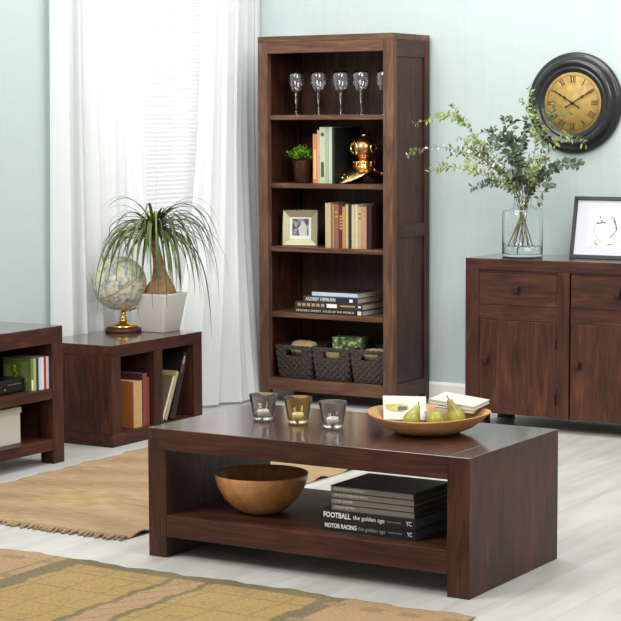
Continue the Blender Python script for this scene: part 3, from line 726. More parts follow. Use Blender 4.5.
# silver photo frame
r = empty('photo_frame', (-4.835, 7.80, .7441), 'square silver gilt photo frame holding a black and white picture', 'photo frame', rot=(R(-7), 0, R(20)))
SIL = mat('champagne_silver', (172, 166, 132), .3, metal=.55, bump=.3, bscale=60)
S_ = .17; h_ = S_ / 2; i_ = .052
def quadpart(pts): 
    q = MB(); n = 4; vs = [(a, b, c) for a, b, c in pts] + [(a, .014, c) for a, b, c in pts]
    q.add(vs, [(0, 1, 2, 3), (7, 6, 5, 4), (0, 4, 5, 1), (1, 5, 6, 2), (2, 6, 7, 3), (3, 7, 4, 0)]); q.build('frame_side', SIL, r, bevel=.0008)
cz = h_ + .002
quadpart([(-h_, -.004, cz - h_), (h_, -.004, cz - h_), (i_, .006, cz - i_), (-i_, .006, cz - i_)])
quadpart([(-h_, -.004, cz + h_), (h_, -.004, cz + h_), (i_, .006, cz + i_), (-i_, .006, cz + i_)])
quadpart([(-h_, -.004, cz - h_), (-h_, -.004, cz + h_), (-i_, .006, cz + i_), (-i_, .006, cz - i_)])
quadpart([(h_, -.004, cz - h_), (h_, -.004, cz + h_), (i_, .006, cz + i_), (i_, .006, cz - i_)])
MB().tube([(-h_, -.004, cz - h_), (h_, -.004, cz - h_), (h_, -.004, cz + h_), (-h_, -.004, cz + h_), (-h_, -.004, cz - h_)], .003, 8).build('bead_rim', SIL, r)
MB().box(-i_, i_, .0065, .010, cz - i_, cz + i_).build('mount', mat('paper_white', (226, 226, 224), .7), r)
ph = bpy.data.materials.new('monochrome_print'); ph.use_nodes = True; nt, b, L = nodes(ph)
tc = nt.nodes.new('ShaderNodeTexCoord'); n = nt.nodes.new('ShaderNodeTexNoise'); n.inputs['Scale'].default_value = 28; L.new(tc.outputs['Object'], n.inputs[0])
cr = nt.nodes.new('ShaderNodeValToRGB'); L.new(n.outputs[0], cr.inputs[0]); e = cr.color_ramp.elements; e[0].position = .42; e[0].color = (.03, .03, .035, 1); e[1].position = .64; e[1].color = (.3, .3, .31, 1); L.new(cr.outputs[0], b.inputs['Base Color'])
pp = MB().box(-.040, .040, .0055, .0068, cz - .036, cz + .044).build('picture', ph, r)
pm = mat('pale_grey', (198, 198, 198), .7)
q = MB().prism([(-.004, cz - .036), (.034, cz - .036), (.030, cz + .005), (.018, cz + .030), (.006, cz + .034), (.000, cz + .014), (-.010, cz + .0)], .0048, .0056)
q.build('pale_figure', pm, pp)
q = MB().prism([(-.022 + .010 * math.cos(k * .628), cz + .018 + .013 * math.sin(k * .628)) for k in range(10)], .0048, .0056); q.build('pale_face', mat('mid_grey', (150, 150, 150), .7), pp)
MB().prism([(.012, .014), (.05, .068), (.012, .14)], -.02, .02, 'x').build('back_stand', mat('black_board', (30, 28, 26), .8), r)

# baskets
BKT = mat('dark_wicker', (66, 57, 52), .55, var=.25, varscale=70)
def basket():
    r = empty('wicker_basket', (0, 0, 0), '', 'basket', 'wicker baskets on the bottom shelf of the bookcase')
    wt, wb, dt, db, h = .100, .085, .115, .100, .150
    q = MB(); NU, NV = 11, 10
    per = []
    def ringp(v, du):
        hw = wb + (wt - wb) * v; hd = db + (dt - db) * v; return hw, hd
    sides = [((-1, -1), (1, -1)), ((1, -1), (1, 1)), ((1, 1), (-1, 1)), ((-1, 1), (-1, -1))]
    for si, (A, B) in enumerate(sides):
        nx, ny = ((0, -1), (1, 0), (0, 1), (-1, 0))[si]
        for v in range(NV):
            for u in range(NU):
                if si in (0, 2) and 7 <= v < 9 and 3 <= u < 8: continue
                def pt(uu, vv, off):
                    f = uu / NU; g = vv / NV; hw, hd = ringp(g, 0)
                    x = (A[0] * (1 - f) + B[0] * f) * hw; y = (A[1] * (1 - f) + B[1] * f) * hd
                    return (x + nx * off, y + ny * off, h * g)
                o1 = .0055 if (u + v) % 2 else -.0005
                e = .0004
                vs = [pt(u, v, e), pt(u + 1, v, e), pt(u + 1, v + 1, e), pt(u, v + 1, e), pt(u + .2, v + .15, o1), pt(u + .8, v + .15, o1), pt(u + .8, v + .85, o1), pt(u + .2, v + .85, o1)]
                q.add(vs, [(4, 5, 6, 7), (0, 1, 5, 4), (1, 2, 6, 5), (2, 3, 7, 6), (3, 0, 4, 7)], 0, False)
    q.build('woven_sides', BKT, r, solid=.004)
    MB().box(-wb + .003, wb - .003, -db + .003, db - .003, .001, .005).build('base', BKT, r)
    rim = MB(); c_ = [(-wt, -dt), (wt, -dt), (wt, dt), (-wt, dt), (-wt, -dt)]
    for k in range(4):
        a, b = c_[k], c_[k + 1]; N = 12
        for s_ in (0, math.pi):
            rim.tube([(a[0] + (b[0] - a[0]) * i / N, a[1] + (b[1] - a[1]) * i / N, h + .003 * math.sin(i * 1.9 + s_)) for i in range(N + 1)], .004, 6)
    rim.build('rim', BKT, r); return r
k0 = basket()
for i, (x, y, lab) in enumerate(((-4.842, 7.863, 'dark wicker basket, left one of three, holding a beige roll'), (-4.634, 7.863, 'dark wicker basket, middle one, holding a green patterned box'), (-4.426, 7.863, 'dark wicker basket, right one, partly behind the bookcase post'))):
    g = k0 if i == 0 else copy_tree(k0); g.location = (x, y, .1165); g['label'] = lab
BEI = mat('beige_cloth', (196, 174, 132), .9, var=.15, varscale=50, bump=.5, bscale=120)
def roll(x, y, z, L_, rad, lab, rz=0):
    q = MB(); n = 14; pr2 = [(0, -L_ / 2)] + [(rad * (1 - .25 * abs(2 * k / n - 1) ** 4) * (1 + .04 * math.sin(k * 2.1)), -L_ / 2 + L_ * k / n) for k in range(n + 1)] + [(0, L_ / 2)]
    q.lathe(pr2, 24, T=Matrix.Rotation(rz, 4, 'Z') @ Matrix.Rotation(R(90), 4, 'Y'))
    q.tube([(-.02 + .004 * k, -rad * math.cos(.5 * k) * .9, rad * math.sin(.5 * k) * .9 + .003) for k in range(7)], .003, 6)
    o = q.build('cloth_roll', BEI, None, loc=(x, y, z)); tag(o, lab, 'cloth', 'rolled beige cloths in the baskets')
roll(-4.832, 7.835, .248, .125, .040, 'rolled beige cloth bulging out of the left basket')
roll(-4.626, 7.80, .235, .11, .028, 'rolled beige cloth at the front of the middle basket')
roll(-4.412, 7.83, .238, .15, .034, 'rolled beige cloth in the right basket')
r = empty('patterned_box', (-4.60, 7.875, .215), 'green flowered box standing in the middle basket', 'box', rot=(0, 0, R(8)))
GP = bpy.data.materials.new('flowered_green'); GP.use_nodes = True; nt, b, L = nodes(GP)
tc = nt.nodes.new('ShaderNodeTexCoord'); vo = nt.nodes.new('ShaderNodeTexVoronoi'); vo.inputs['Scale'].default_value = 55; L.new(tc.outputs['Object'], vo.inputs[0])
cr = nt.nodes.new('ShaderNodeValToRGB'); L.new(vo.outputs['Distance'], cr.inputs[0]); e = cr.color_ramp.elements; e[0].position = .2; e[0].color = s2l((206, 212, 150)); e[1].position = .5; e[1].color = s2l((98, 128, 78)); k_ = e.new(.85); k_.color = s2l((46, 50, 42)); L.new(cr.outputs[0], b.inputs['Base Color'])
MB().box(-.075, .075, -.045, .045, 0, .092).build('body', GP, r, bevel=.004); MB().box(-.077, .077, -.047, .047, .092, .100).build('lid', GP, r, bevel=.002)

# ================================================================== CABINET TOP
# globe
r = empty('desk_globe', (-5.083, 6.728, .4221), 'small antique style globe with brass stand on the low cabinet', 'globe')
BG = mat('bright_brass', (222, 178, 92), .15, metal=1)
MB().lathe([(0, 0), (.078, 0), (.080, .004), (.078, .016), (.070, .020), (0, .021)], 40).build('wooden_base', wood('x'), r)
MB().lathe([(0, .021), (.064, .021), (.066, .025), (.058, .032), (.034, .038), (.020, .045), (.013, .055), (.017, .061), (.012, .066), (.009, .072), (.014, .079), (.010, .085), (.007, .093), (0, .094)], 36).build('pedestal', BG, r)
gc = Vector((0, 0, .212)) - _r * .014; gr = .119
ax = (_r * -.52 + Vector((0, 0, .85)) - _f * .22).normalized()      # tilted pole axis
GM = bpy.data.materials.new('antique_map'); GM.use_nodes = True; nt, b, L = nodes(GM)
tc = nt.nodes.new('ShaderNodeTexCoord')
n1 = nt.nodes.new('ShaderNodeTexNoise'); n1.inputs['Scale'].default_value = 15; n1.inputs['Detail'].default_value = 6; L.new(tc.outputs['Object'], n1.inputs[0])
c1_ = nt.nodes.new('ShaderNodeValToRGB'); L.new(n1.outputs[0], c1_.inputs[0]); e = c1_.color_ramp.elements
e[0].position = .45; e[0].color = s2l((206, 200, 180)); e[1].position = .54; e[1].color = s2l((202, 192, 168))
for p_, c_ in ((.50, (190, 184, 160)), (.515, (96, 150, 172)), (.53, (120, 168, 184))): k_ = e.new(p_); k_.color = s2l(c_)
n2 = nt.nodes.new('ShaderNodeTexNoise'); n2.inputs['Scale'].default_value = 45; n2.inputs['Detail'].default_value = 5; L.new(tc.outputs['Object'], n2.inputs[0])
c2_ = nt.nodes.new('ShaderNodeValToRGB'); L.new(n2.outputs[0], c2_.inputs[0]); e = c2_.color_ramp.elements; e[0].position = .36; e[0].color = (.45, .47, .45, 1); e[1].position = .52; e[1].color = (1, 1, 1, 1)
mx = nt.nodes.new('ShaderNodeMix'); mx.data_type = 'RGBA'; mx.blend_type = 'MULTIPLY'; mx.inputs[0].default_value = .8; L.new(c1_.outputs[0], mx.inputs[6]); L.new(c2_.outputs[0], mx.inputs[7]); L.new(mx.outputs[2], b.inputs['Base Color']); b.inputs['Roughness'].default_value = .35
Tq = ax.to_track_quat('Z', 'Y').to_matrix().to_4x4()
q = MB(); N = 32; q.lathe([(gr * math.sin(math.pi * k / N), -gr * math.cos(math.pi * k / N)) for k in range(N + 1)], 56, c=gc, T=Tq); sph = q.build('sphere', GM, r)
q = MB(); q.ring([(gr - .001, -.0022), (gr + .0012, -.0022), (gr + .0012, .0022), (gr - .001, .0022)], 64, Matrix.Translation(gc) @ Tq); q.build('equator_band', mat('gold_band', (190, 140, 70), .4, metal=.4), sph)
vert = ax.cross(_f).normalized()   # side direction in picture plane
side = -1 if vert.dot(_r) < 0 else 1
vert = vert * side
q = MB(); arc = [gc + (ax * math.cos(g) + vert * math.sin(g)) * (gr + .012) for g in [math.pi + .0 - R(0) + R(-62) * k / 14 for k in range(15)]]
arc = [gc - ax * (gr + .012) * math.cos(R(k)) + vert * (gr + .012) * math.sin(R(k)) * 1 for k in range(0, 1)]
low = gc - ax * (gr + .014)
q.tube([Vector((0, 0, .090)), Vector((0, 0, .092)) + (low - Vector((0, 0, .092))) * .5 + Vector((0, 0, -.004)), low, low + ax * .016], [.006, .005, .0045, .004], 10)
q.build('support_arm', BG, r)
q = MB(); top = gc + ax * gr
q.tube([top - ax * .002, top + ax * .008, top + ax * .014, top + ax * .03, top + ax * .036], [.010, .010, .005, .0055, .001], 12); q.build('finial', BG, r)

# palm
pc = Vector((-4.949, 6.822, .4221))
r = empty('potted_palm', pc, 'ponytail palm with swollen trunk in a square off-white pot', 'plant')
q = MB()
def rsq(s, z, n=8, rad=.014):
    out = []
    for cx_, cy_, a0 in ((1, 1, 0), (-1, 1, 90), (-1, -1, 180), (1, -1, 270)):
        for k in range(n + 1):
            a = R(a0 + 90 * k / n); out.append(Vector((cx_ * (s - rad) + rad * math.cos(a), cy_ * (s - rad) + rad * math.sin(a), z)))
    return out
lay = [rsq(.060, 0), rsq(.064, .004), rsq(.087, .160), rsq(.089, .168), rsq(.087, .170), rsq(.082, .170), rsq(.080, .150)]
n = len(lay[0]); vs = [v for l in lay for v in l]
q.add(vs, [(j * n + i, j * n + (i + 1) % n, (j + 1) * n + (i + 1) % n, (j + 1) * n + i) for j in range(len(lay) - 1) for i in range(n)] + [tuple(range(n - 1, -1, -1))], 0, True)
q.build('pot', mat('stone_white_glaze', (206, 205, 198), .4), r)
q = MB(); l = rsq(.0805, .152); q.add(l + [Vector((0, 0, .156))], [(i, (i + 1) % n, n) for i in range(n)]); q.build('soil', mat('soil', (70, 54, 42), .95, bump=.8, bscale=80), r)
BARK = mat('palm_bark', (142, 110, 82), .85, var=.3, varscale=45, bump=.9, bscale=90)
sp = [(0, .140, .068), (0, .160, .072), (.001, .185, .069), (.002, .215, .054), (.000, .245, .037), (-.004, .28, .026), (-.010, .32, .022), (-.018, .36, .0205), (-.024, .395, .020), (-.026, .415, .014)]
q = MB(); q.tube([Vector((_r.x * a, _r.y * a, z_)) for a, z_, _ in sp], [c for _, _, c in sp], 20); q.build('trunk', BARK, r, sub=1)
LF = mat('palm_leaf', (88, 106, 46), .42, var=.4, varscale=9); LF2 = mat('palm_leaf_dark', (50, 72, 34), .45, var=.3, varscale=9)
q = MB(); rnd = random.Random(11); cr0 = Vector((_r.x * -.026, _r.y * -.026, .405))
def blade(mb, p0, az, el, L_, w_, droop, mi):
    d = Vector((math.cos(az) * math.cos(el), math.sin(az) * math.cos(el), math.sin(el))); p = p0.copy(); N = 22; st_ = L_ / N; prev = None; o = len(mb.v); vs = []
    side_ = Vector((-math.sin(az), math.cos(az), 0)); tw = rnd.uniform(-.6, .6); sway = rnd.uniform(-.5, .5)
    for k in range(N + 1):
        t = k / N; ww = w_ * (min(1, .6 + t * 3)) * (1 - t ** 1.6) * .5 + .0003
        s2 = Matrix.Rotation(tw * t, 3, d) @ side_; nrm = d.cross(s2)
        vs += [p - s2 * ww + nrm * ww * .35, p, p + s2 * ww + nrm * ww * .35]
        d = (d + Vector((0, 0, -1)) * droop * st_ * (.6 + t) + side_ * sway * st_ * .8).normalized()
        if d.z < -.93: d.z = -.93; 
        p = p + d * st_
        p.x = max(p.x, -.225)
    fs = []
    for k in range(N):
        a = 3 * k; fs += [(a, a + 1, a + 4, a + 3), (a + 1, a + 2, a + 5, a + 4)]
    mb.add(vs, fs, mi, True)
for k in range(140):
    az = rnd.uniform(0, 6.283); u_ = rnd.random()
    el = R(72) - R(60) * u_ ** .8; L_ = rnd.uniform(.28, .50) if u_ > .15 else rnd.uniform(.28, .40)
    if rnd.random() < .15: L_ *= 1.35
    # keep the window side shorter than the room side
    hx = math.cos(az)
    if hx < -.55: L_ *= .8
    if math.cos(az) * -_r.x + math.sin(az) * -_r.y > .1: L_ *= .84
    blade(q, cr0 + Vector((math.cos(az), math.sin(az), 0)) * .010 + Vector((0, 0, rnd.uniform(-.005, .065))), az, el, L_, rnd.uniform(.010, .017), rnd.uniform(7.0, 10.5), 0 if rnd.random() < .6 else 1)
q.build('leaves', [LF, LF2], r)

# ================================================================== COFFEE TABLE TOP ITEMS
def tumbler(x, y, rgb, lab, rot=0):
    r = empty('tealight_holder', (x, y, .4001), lab, 'candle holder', 'glass tealight holders on the coffee table', rot=(0, 0, rot))
    gm = mat('tumbler_glass_%d' % rgb[0], rgb, .02, trans=1, ior=1.45)
    MB().lathe([(0, 0), (.029, 0), (.0305, .0015), (.0445, .078), (.0445, .079), (.0430, .079), (.0425, .078), (.0305, .012), (.027, .0095), (0, .0095)], 40).build('glass', gm, r)
    c = MB().lathe([(0, .0098), (.018, .0098), (.0185, .010), (.0185, .024), (.0175, .0245), (.0172, .022), (0, .0215)], 28).build('tealight', mat('candle_wax', (232, 228, 214), .5), r)
    MB().tube([(0, 0, .0215), (.0005, 0, .027)], .0008, 6).build('wick', mat('wick', (60, 56, 50), .9), c)
tumbler(-3.264, 5.042, (226, 225, 218), 'smoky grey glass tealight holder, left one of three on the table')
tumbler(-3.134, 5.040, (246, 230, 172), 'amber yellow glass tealight holder, middle one of three')
tumbler(-2.993, 5.016, (236, 237, 235), 'clear grey glass tealight holder, right one of three', .6)

# wooden tray bowl
TW = ((.25, (140, 98, 58)), (.45, (172, 124, 78)), (.65, (190, 144, 94)), (.85, (206, 162, 112)))
TM = wood('x', 'fruit_bowl_wood', TW, .5, .7, 0)
tcx, tcy = -2.692, 5.068
r = empty('fruit_bowl', (tcx, tcy, .4001), 'shallow light wooden bowl of pears on the coffee table', 'bowl')
q = MB(); prof = [(0, 0), (.075, 0), (.095, .003), (.135, .020), (.165, .040), (.185, .058), (.1865, .061), (.183, .062), (.160, .046), (.130, .028), (.095, .0135), (.06, .010), (0, .010)]
q.lathe(prof, 64)
q.v = [(x * (1 + .02 * math.sin(3 * math.atan2(y, x))), y * (1 + .02 * math.sin(3 * math.atan2(y, x))), z_ + (.004 * math.sin(2 * math.atan2(y, x) + 1) if z_ > .03 else 0)) for x, y, z_ in q.v]
q.build('body', TM, r)
# salad bowl under
r = empty('salad_bowl', (-3.19, 4.915, .1331), 'deep round golden brown wooden bowl on the table shelf', 'bowl')
SW = ((.2, (164, 108, 62)), (.45, (190, 134, 82)), (.65, (204, 150, 98)), (.85, (216, 168, 116)))
prof = [(a_, b_ * .93) for a_, b_ in [(0, 0), (.052, 0), (.060, .003), (.085, .018), (.112, .045), (.131, .078), (.142, .110), (.1455, .130), (.1445, .132), (.1415, .131), (.138, .112), (.127, .082), (.108, .050), (.082, .024), (.055, .012), (0, .009)]]
MB().lathe(prof, 72).build('body', wood('z', 'salad_wood', SW, .3, .6, .15), r)

# pears
PEAR = bpy.data.materials.new('pear_skin'); PEAR.use_nodes = True; nt, b, L = nodes(PEAR)
tc = nt.nodes.new('ShaderNodeTexCoord'); n_ = nt.nodes.new('ShaderNodeTexNoise'); n_.inputs['Scale'].default_value = 22; n_.inputs['Detail'].default_value = 6; L.new(tc.outputs['Object'], n_.inputs[0])
cr = nt.nodes.new('ShaderNodeValToRGB'); L.new(n_.outputs[0], cr.inputs[0]); e = cr.color_ramp.elements; e[0].position = .35; e[0].color = s2l((120, 108, 40)); e[1].position = .55; e[1].color = s2l((150, 150, 52)); k_ = e.new(.8); k_.color = s2l((164, 160, 76))
L.new(cr.outputs[0], b.inputs['Base Color']); b.inputs['Roughness'].default_value = .38
def pear(loc, axis, lab, s=1.0, stem=None, russet=False):
    r = empty('pear', loc, lab, 'fruit', 'pears in the wooden bowl')
    ax_ = Vector(axis).normalized(); T = ax_.to_track_quat('Z', 'Y').to_matrix().to_4x4() @ Matrix.Scale(s, 4)
    pf = [(0, -.030), (.006, -.031), (.016, -.029), (.026, -.020), (.0305, -.008), (.031, .002), (.028, .014), (.0215, .028), (.016, .042), (.0125, .054), (.0095, .064), (.005, .069), (0, .068)]
    MB().lathe(pf, 32, T=T).build('flesh', PEAR, r, sub=1)
    MB().lathe([(0, -.0295), (.004, -.0302), (.0045, -.0325), (0, -.031)], 10, T=T).build('calyx', mat('calyx', (60, 48, 30), .9), r)
    MB().tube([T @ Vector(p) for p in ((0, 0, .066), (.001, 0, .074), (.004, 0, .082))], [.0016, .0013, .0018], 6).build('stem', mat('pear_stem', (92, 66, 38), .8), r)
up = Vector((0, 0, 1)); toc = Vector((.52, -.85, 0))
pear((tcx - .062 + .026, tcy - .051 + .016, .4400), up * .62 + _r * .35 - toc * .62, 'pear leaning back with its base to the front, leftmost of the three in the bowl', .86)
pear((tcx + .030, tcy - .006, .4400), -toc * 1.0 + up * .22 - _r * .35, 'pear lying low with its base to the front, between the other two', .9)
pear((tcx + .078, tcy + .038, .4440), up * 1.0 - _r * .42 - toc * .1, 'pear standing upright, right one of the three in the bowl', .9)
# white booklets in the bowl
def slab(name, cpos, right, upv, w_, h_, t_, lab, cat='book', pic=False):
    rx = Vector(right).normalized(); uy = Vector(upv); uy = (uy - rx * uy.dot(rx)).normalized(); nz_ = rx.cross(uy)
    Mx = Matrix((rx, uy, nz_)).transposed().to_4x4(); 
    r = empty(name, cpos, lab, cat, 'white books in the wooden bowl'); r.rotation_euler = Mx.to_euler()
    wm = mat('white_cover', (190, 190, 180), .5, var=.04, varscale=40)
    MB().box(-w_ / 2, w_ / 2, -h_ / 2, h_ / 2, t_ / 2 - .0012, t_ / 2).box(-w_ / 2, w_ / 2, -h_ / 2, h_ / 2, -t_ / 2, -t_ / 2 + .0012).box(-w_ / 2, -w_ / 2 + .0012, -h_ / 2, h_ / 2, -t_ / 2, t_ / 2).build('cover', wm, r)
    MB().box(-w_ / 2 + .0012, w_ / 2 - .002, -h_ / 2 + .002, h_ / 2 - .002, -t_ / 2 + .0012, t_ / 2 - .0012).build('pages', PAGEW, r)
    if pic:
        MB().prism([(-.055, -.012), (-.01, -.018), (.012, -.006), (.01, .012), (-.02, .016), (-.06, .012)], t_ / 2, t_ / 2 + .0006, 'z').build('cover_picture', mat('picture_ochre', (166, 152, 76), .5, var=.4, varscale=80), r)
        MB().prism([(-.022, -.014), (.008, -.008), (.004, .006), (-.02, .004)], t_ / 2 + .0005, t_ / 2 + .001, 'z').build('cover_picture_shade', mat('picture_dark', (74, 76, 70), .5), r)
    return r
slab('booklet', Vector((tcx, tcy, .462)) - _r * .066 - toc * .066, _r + up * -.02, -toc * .72 + up * .55, .132, .100, .008, 'white booklet with a small ochre picture, leaning in the left of the bowl', pic=True)
slab('booklet', Vector((tcx, tcy, .484)) + _r * .100 - toc * .075, _r * .9 + toc * .5 - up * .10, -toc + up * .10, .15, .12, .012, 'white booklet lying at the right of the bowl, topmost')
slab('booklet', Vector((tcx, tcy, .470)) + _r * .100 - toc * .062, _r * .9 + toc * .35 - up * .04, -toc + up * .08, .12, .11, .010, 'white booklet beneath the other one at the right of the bowl')

# ================================================================== SIDEBOARD TOP, CLOCK
vc = Vector((-3.616, 7.69, SH + .0001))
r = empty('glass_vase', vc, 'clear glass bottle vase on the sideboard, a little water in it', 'vase')
q = MB(); o_ = [(0, 0), (.084, 0), (.089, .004), (.090, .012), (.090, .185), (.087, .200), (.076, .212), (.048, .221), (.039, .228), (.037, .240), (.0375, .256), (.041, .262)]
i_ = [(.039, .262), (.035, .255), (.0345, .238), (.037, .227), (.046, .218), (.074, .209), (.0845, .198), (.0875, .184), (.0875, .016), (.084, .012), (0, .011)]
q.lathe(o_ + i_, 56).build('body', GLASS, r)
MB().lathe([(0, .0112), (.0838, .0122), (.0872, .0165), (.0872, .040), (0, .040)], 48).build('water', mat('water', (244, 250, 250), 0, trans=1, ior=1.2), r)

# branches
LC = {'dark': mat('eucalyptus_dark', (86, 102, 82), .5, var=.3, varscale=25), 'mid': mat('eucalyptus_mid', (104, 118, 72), .5, var=.3, varscale=25), 'light': mat('eucalyptus_light', (136, 150, 78), .5, var=.25, varscale=25)}
STM = mat('branch_bark', (112, 92, 58), .8); STG = mat('branch_green', (124, 128, 66), .7)
F_ = 1924.4318
def wp(px, py, yplane):
    d = _f + _r * ((px - 310.5) / F_) - _u * ((py - 310.5) / F_); o = Vector((0, 0, 1.3257)); t = (yplane - o.y) / d.y; return o + d * t
def branch(pts, yend, kind, lab, base, nleaf=34, Ls=(.018, .030), ws=.55, white=0, stem='bark', spread=.02, twigs=5):
    """pts: picture of the branch's curve, converted once to metres; each leaf is real geometry"""
    rnd = random.Random(sum(int(p[0] * 7 + p[1]) for p in pts))
    P = [vc + Vector((base[0], base[1], .014 + .05 * (int(abs(base[0]) * 1e4) % 7) / 7)), vc + Vector((base[2], base[3], .235))]
    n = len(pts)
    for k, (a, b_) in enumerate(pts): P.append(wp(a, b_, vc.y + base[3] + (yend - vc.y) * (k + 1) / n))
    # catmull-rom
    pts3 = []
    for k in range(len(P) - 1):
        p0, p1, p2, p3 = P[max(k - 1, 0)], P[k], P[k + 1], P[min(k + 2, len(P) - 1)]
        for j in range(6):
            t = j / 6 if k else 0 + j / 6
            if k == 0: pts3.append(p1.lerp(p2, t)); continue
            pts3.append(.5 * ((2 * p1) + (p2 - p0) * t + (2 * p0 - 5 * p1 + 4 * p2 - p3) * t * t + (3 * p1 - p0 - 3 * p2 + p3) * t ** 3))
    pts3.append(P[-1]); N = len(pts3)
    r = empty('eucalyptus_branch', vc, lab, 'branch', 'leafy branches in the glass vase')
    pl = [p - vc for p in pts3]
    s_ = MB(); s_.tube(pl, [.0026 * (1 - .7 * k / (N - 1)) for k in range(N)], 6)
    lf = MB(); start = 9
    def leaves_along(path, cnt, scale):
        for k in range(cnt):
            f = k / max(1, cnt - 1) * (len(path) - 1.001); i = int(f); p = path[i].lerp(path[i + 1], f - i); t = (path[i + 1] - path[i]).normalized()
            for sd in (-1, 1):
                a = rnd.uniform(0, 6.28); pe = t.cross(Vector((math.cos(a), math.sin(a), .4))).normalized() * sd
                d = (t * rnd.uniform(.1, .9) + pe).normalized(); L_ = rnd.uniform(*Ls) * scale
                nn = Vector((rnd.uniform(-1, 1), rnd.uniform(-1.2, .2), rnd.uniform(-.2, 1)))
                leaf(lf, p + d * .003, d, nn, L_, L_ * ws, curl=rnd.uniform(0, .3), mi=(1 if rnd.random() < white else 0), seg=3)
    leaves_along(pl[start:], int(nleaf * 1.25), 1.18)
    for k in range(twigs):
        i = rnd.randint(start, N - 4); p = pl[i]; t = (pl[i + 1] - pl[i]).normalized(); a = Vector((rnd.uniform(-1, 1), rnd.uniform(-1, 1), rnd.uniform(-.6, 1))).normalized()
        d = (t * .9 + a * .8).normalized(); L_ = rnd.uniform(.05, .11); tw = [p, p + d * L_ * .5 + Vector((0, 0, .003)), p + d * L_]
        s_.tube(tw, [.0013, .001, .0006], 5); leaves_along(tw, 7, 1.15)
    s_.build('stem', STM if stem == 'bark' else STG, r); lf.build('leaves', [LC[kind], mat('pale_blossom', (222, 226, 206), .6)], r)
branch([(518, 182), (498, 160), (476, 138), (462, 121), (440, 117), (414, 124)], 7.60, 'light', 'long yellow green branch arching highest to the left over the bookcase edge', (.03, .0, -.010, -.008), 26, (.014, .024), .5, 0, 'green', twigs=7)
branch([(512, 184), (488, 163), (462, 151), (436, 147), (411, 151)], 7.53, 'mid', 'thin branch with white tipped leaves reaching farthest left', (.045, .02, -.018, .002), 26, (.012, .020), .55, .3, twigs=6)
branch([(508, 184), (486, 176), (462, 169), (444, 166), (430, 172)], 7.50, 'light', 'yellow green branch lowest of those reaching left', (.05, -.03, -.02, -.012), 18, (.018, .030), .36, 0, 'green', twigs=3)
branch([(512, 190), (498, 184), (484, 184), (472, 187)], 7.58, 'dark', 'short dark leaved branch bending low to the left of the vase neck', (.01, .04, -.015, .012), 18, (.014, .022), .5, twigs=3)
branch([(513, 182), (498, 168), (484, 158), (472, 145)], 7.72, 'mid', 'bushy branch in the left middle of the bouquet', (-.02, .04, -.008, .014), 26, (.014, .024), .5, 0, twigs=8)
branch([(516, 178), (508, 160), (494, 140), (484, 130)], 7.66, 'dark', 'slender dark branch with small leaves pointing up left', (.02, -.04, -.002, -.02), 16, (.013, .020), .6, twigs=3)
branch([(519, 178), (514, 158), (508, 138), (504, 119)], 7.62, 'dark', 'upright branch with large grey green leaves in the middle', (-.04, .0, .0, .004), 24, (.022, .034), .62, twigs=7)
branch([(523, 178), (520, 160), (522, 142), (526, 124)], 7.74, 'dark', 'upright dark branch behind the middle of the bouquet', (.0, -.05, .006, .018), 22, (.018, .028), .6, twigs=8)
branch([(528, 178), (534, 156), (536, 132), (533, 108), (529, 88)], 7.68, 'light', 'tallest yellow green branch rising in front of the clock rim', (-.03, -.03, .012, -.006), 26, (.014, .024), .42, 0, 'green', twigs=8)
branch([(530, 180), (540, 158), (545, 134), (552, 112)], 7.60, 'mid', 'green branch crossing the lower left of the clock face', (-.05, .02, .016, .004), 24, (.014, .022), .42, 0, twigs=9)
branch([(531, 178), (545, 158), (558, 142), (568, 133)], 7.56, 'light', 'fine light branch reaching right below the clock face', (-.06, -.01, .018, -.010), 16, (.014, .024), .34, 0, 'green', twigs=4)
branch([(530, 188), (542, 174), (556, 167), (570, 163), (580, 165)], 7.58, 'dark', 'branch with round dark leaves reaching farthest right', (-.055, -.03, .020, .012), 22, (.020, .028), .75, twigs=4)
branch([(530, 192), (538, 184), (546, 182), (552, 188)], 7.60, 'dark', 'short dark branch right of the vase neck', (-.02, .05, .014, .020), 14, (.018, .026), .6, twigs=4)

# framed picture
PFW, PFH = .42, .272
r = empty('framed_picture', (-3.392, 7.685, SH + .0006), 'black framed line drawing leaning on the sideboard, cut by the right edge', 'picture', rot=(R(-12), 0, 0))
FB = mat('black_frame', (28, 27, 28), .35)
q = MB(); q.box(0, PFW, 0, .02, 0, .017).build('frame_bottom', FB, r, bevel=.0015)
MB().box(0, PFW, 0, .02, PFH - .016, PFH).build('frame_top', FB, r, bevel=.0015)
MB().box(0, .016, 0, .02, .017, PFH - .016).build('frame_side', FB, r, bevel=.0015); MB().box(PFW - .016, PFW, 0, .02, .017, PFH - .016).build('frame_side', FB, r, bevel=.0015)
mt = MB().box(.016, PFW - .016, .008, .012, .017, PFH - .016).build('mount', mat('mount_white', (204, 204, 210), .6), r)
dr = MB().box(.075, PFW - .075, .0072, .0082, .052, PFH - .055).build('drawing_sheet', mat('sheet_cream', (226, 224, 216), .7), r)
INK = mat('ink_grey', (122, 118, 112), .7); INK2 = mat('ink_tan', (176, 154, 122), .7)
q = MB(); hz = .132
def stroke(pts, w_=.0011, mbx=None): (mbx or q).tube([Vector((a, .0068, b)) for a, b in pts], w_, 4)
stroke([(.117, hz + .03), (.106, hz + .018), (.100, hz + .0), (.104, hz - .022), (.118, hz - .04), (.135, hz - .052), (.148, hz - .052)])
stroke([(.112, hz + .028), (.125, hz + .024), (.14, hz + .03), (.152, hz + .026)], .003); stroke([(.178, hz + .052), (.192, hz + .046), (.202, hz + .02), (.206, hz + .0), (.196, hz - .018), (.176, hz - .038)], .0022)
stroke([(.19, hz + .04), (.203, hz + .015), (.206, hz - .004)], .0035); stroke([(.126, hz + .054), (.128, hz + .050)], .0045)
q.build('ink_lines', INK, dr)
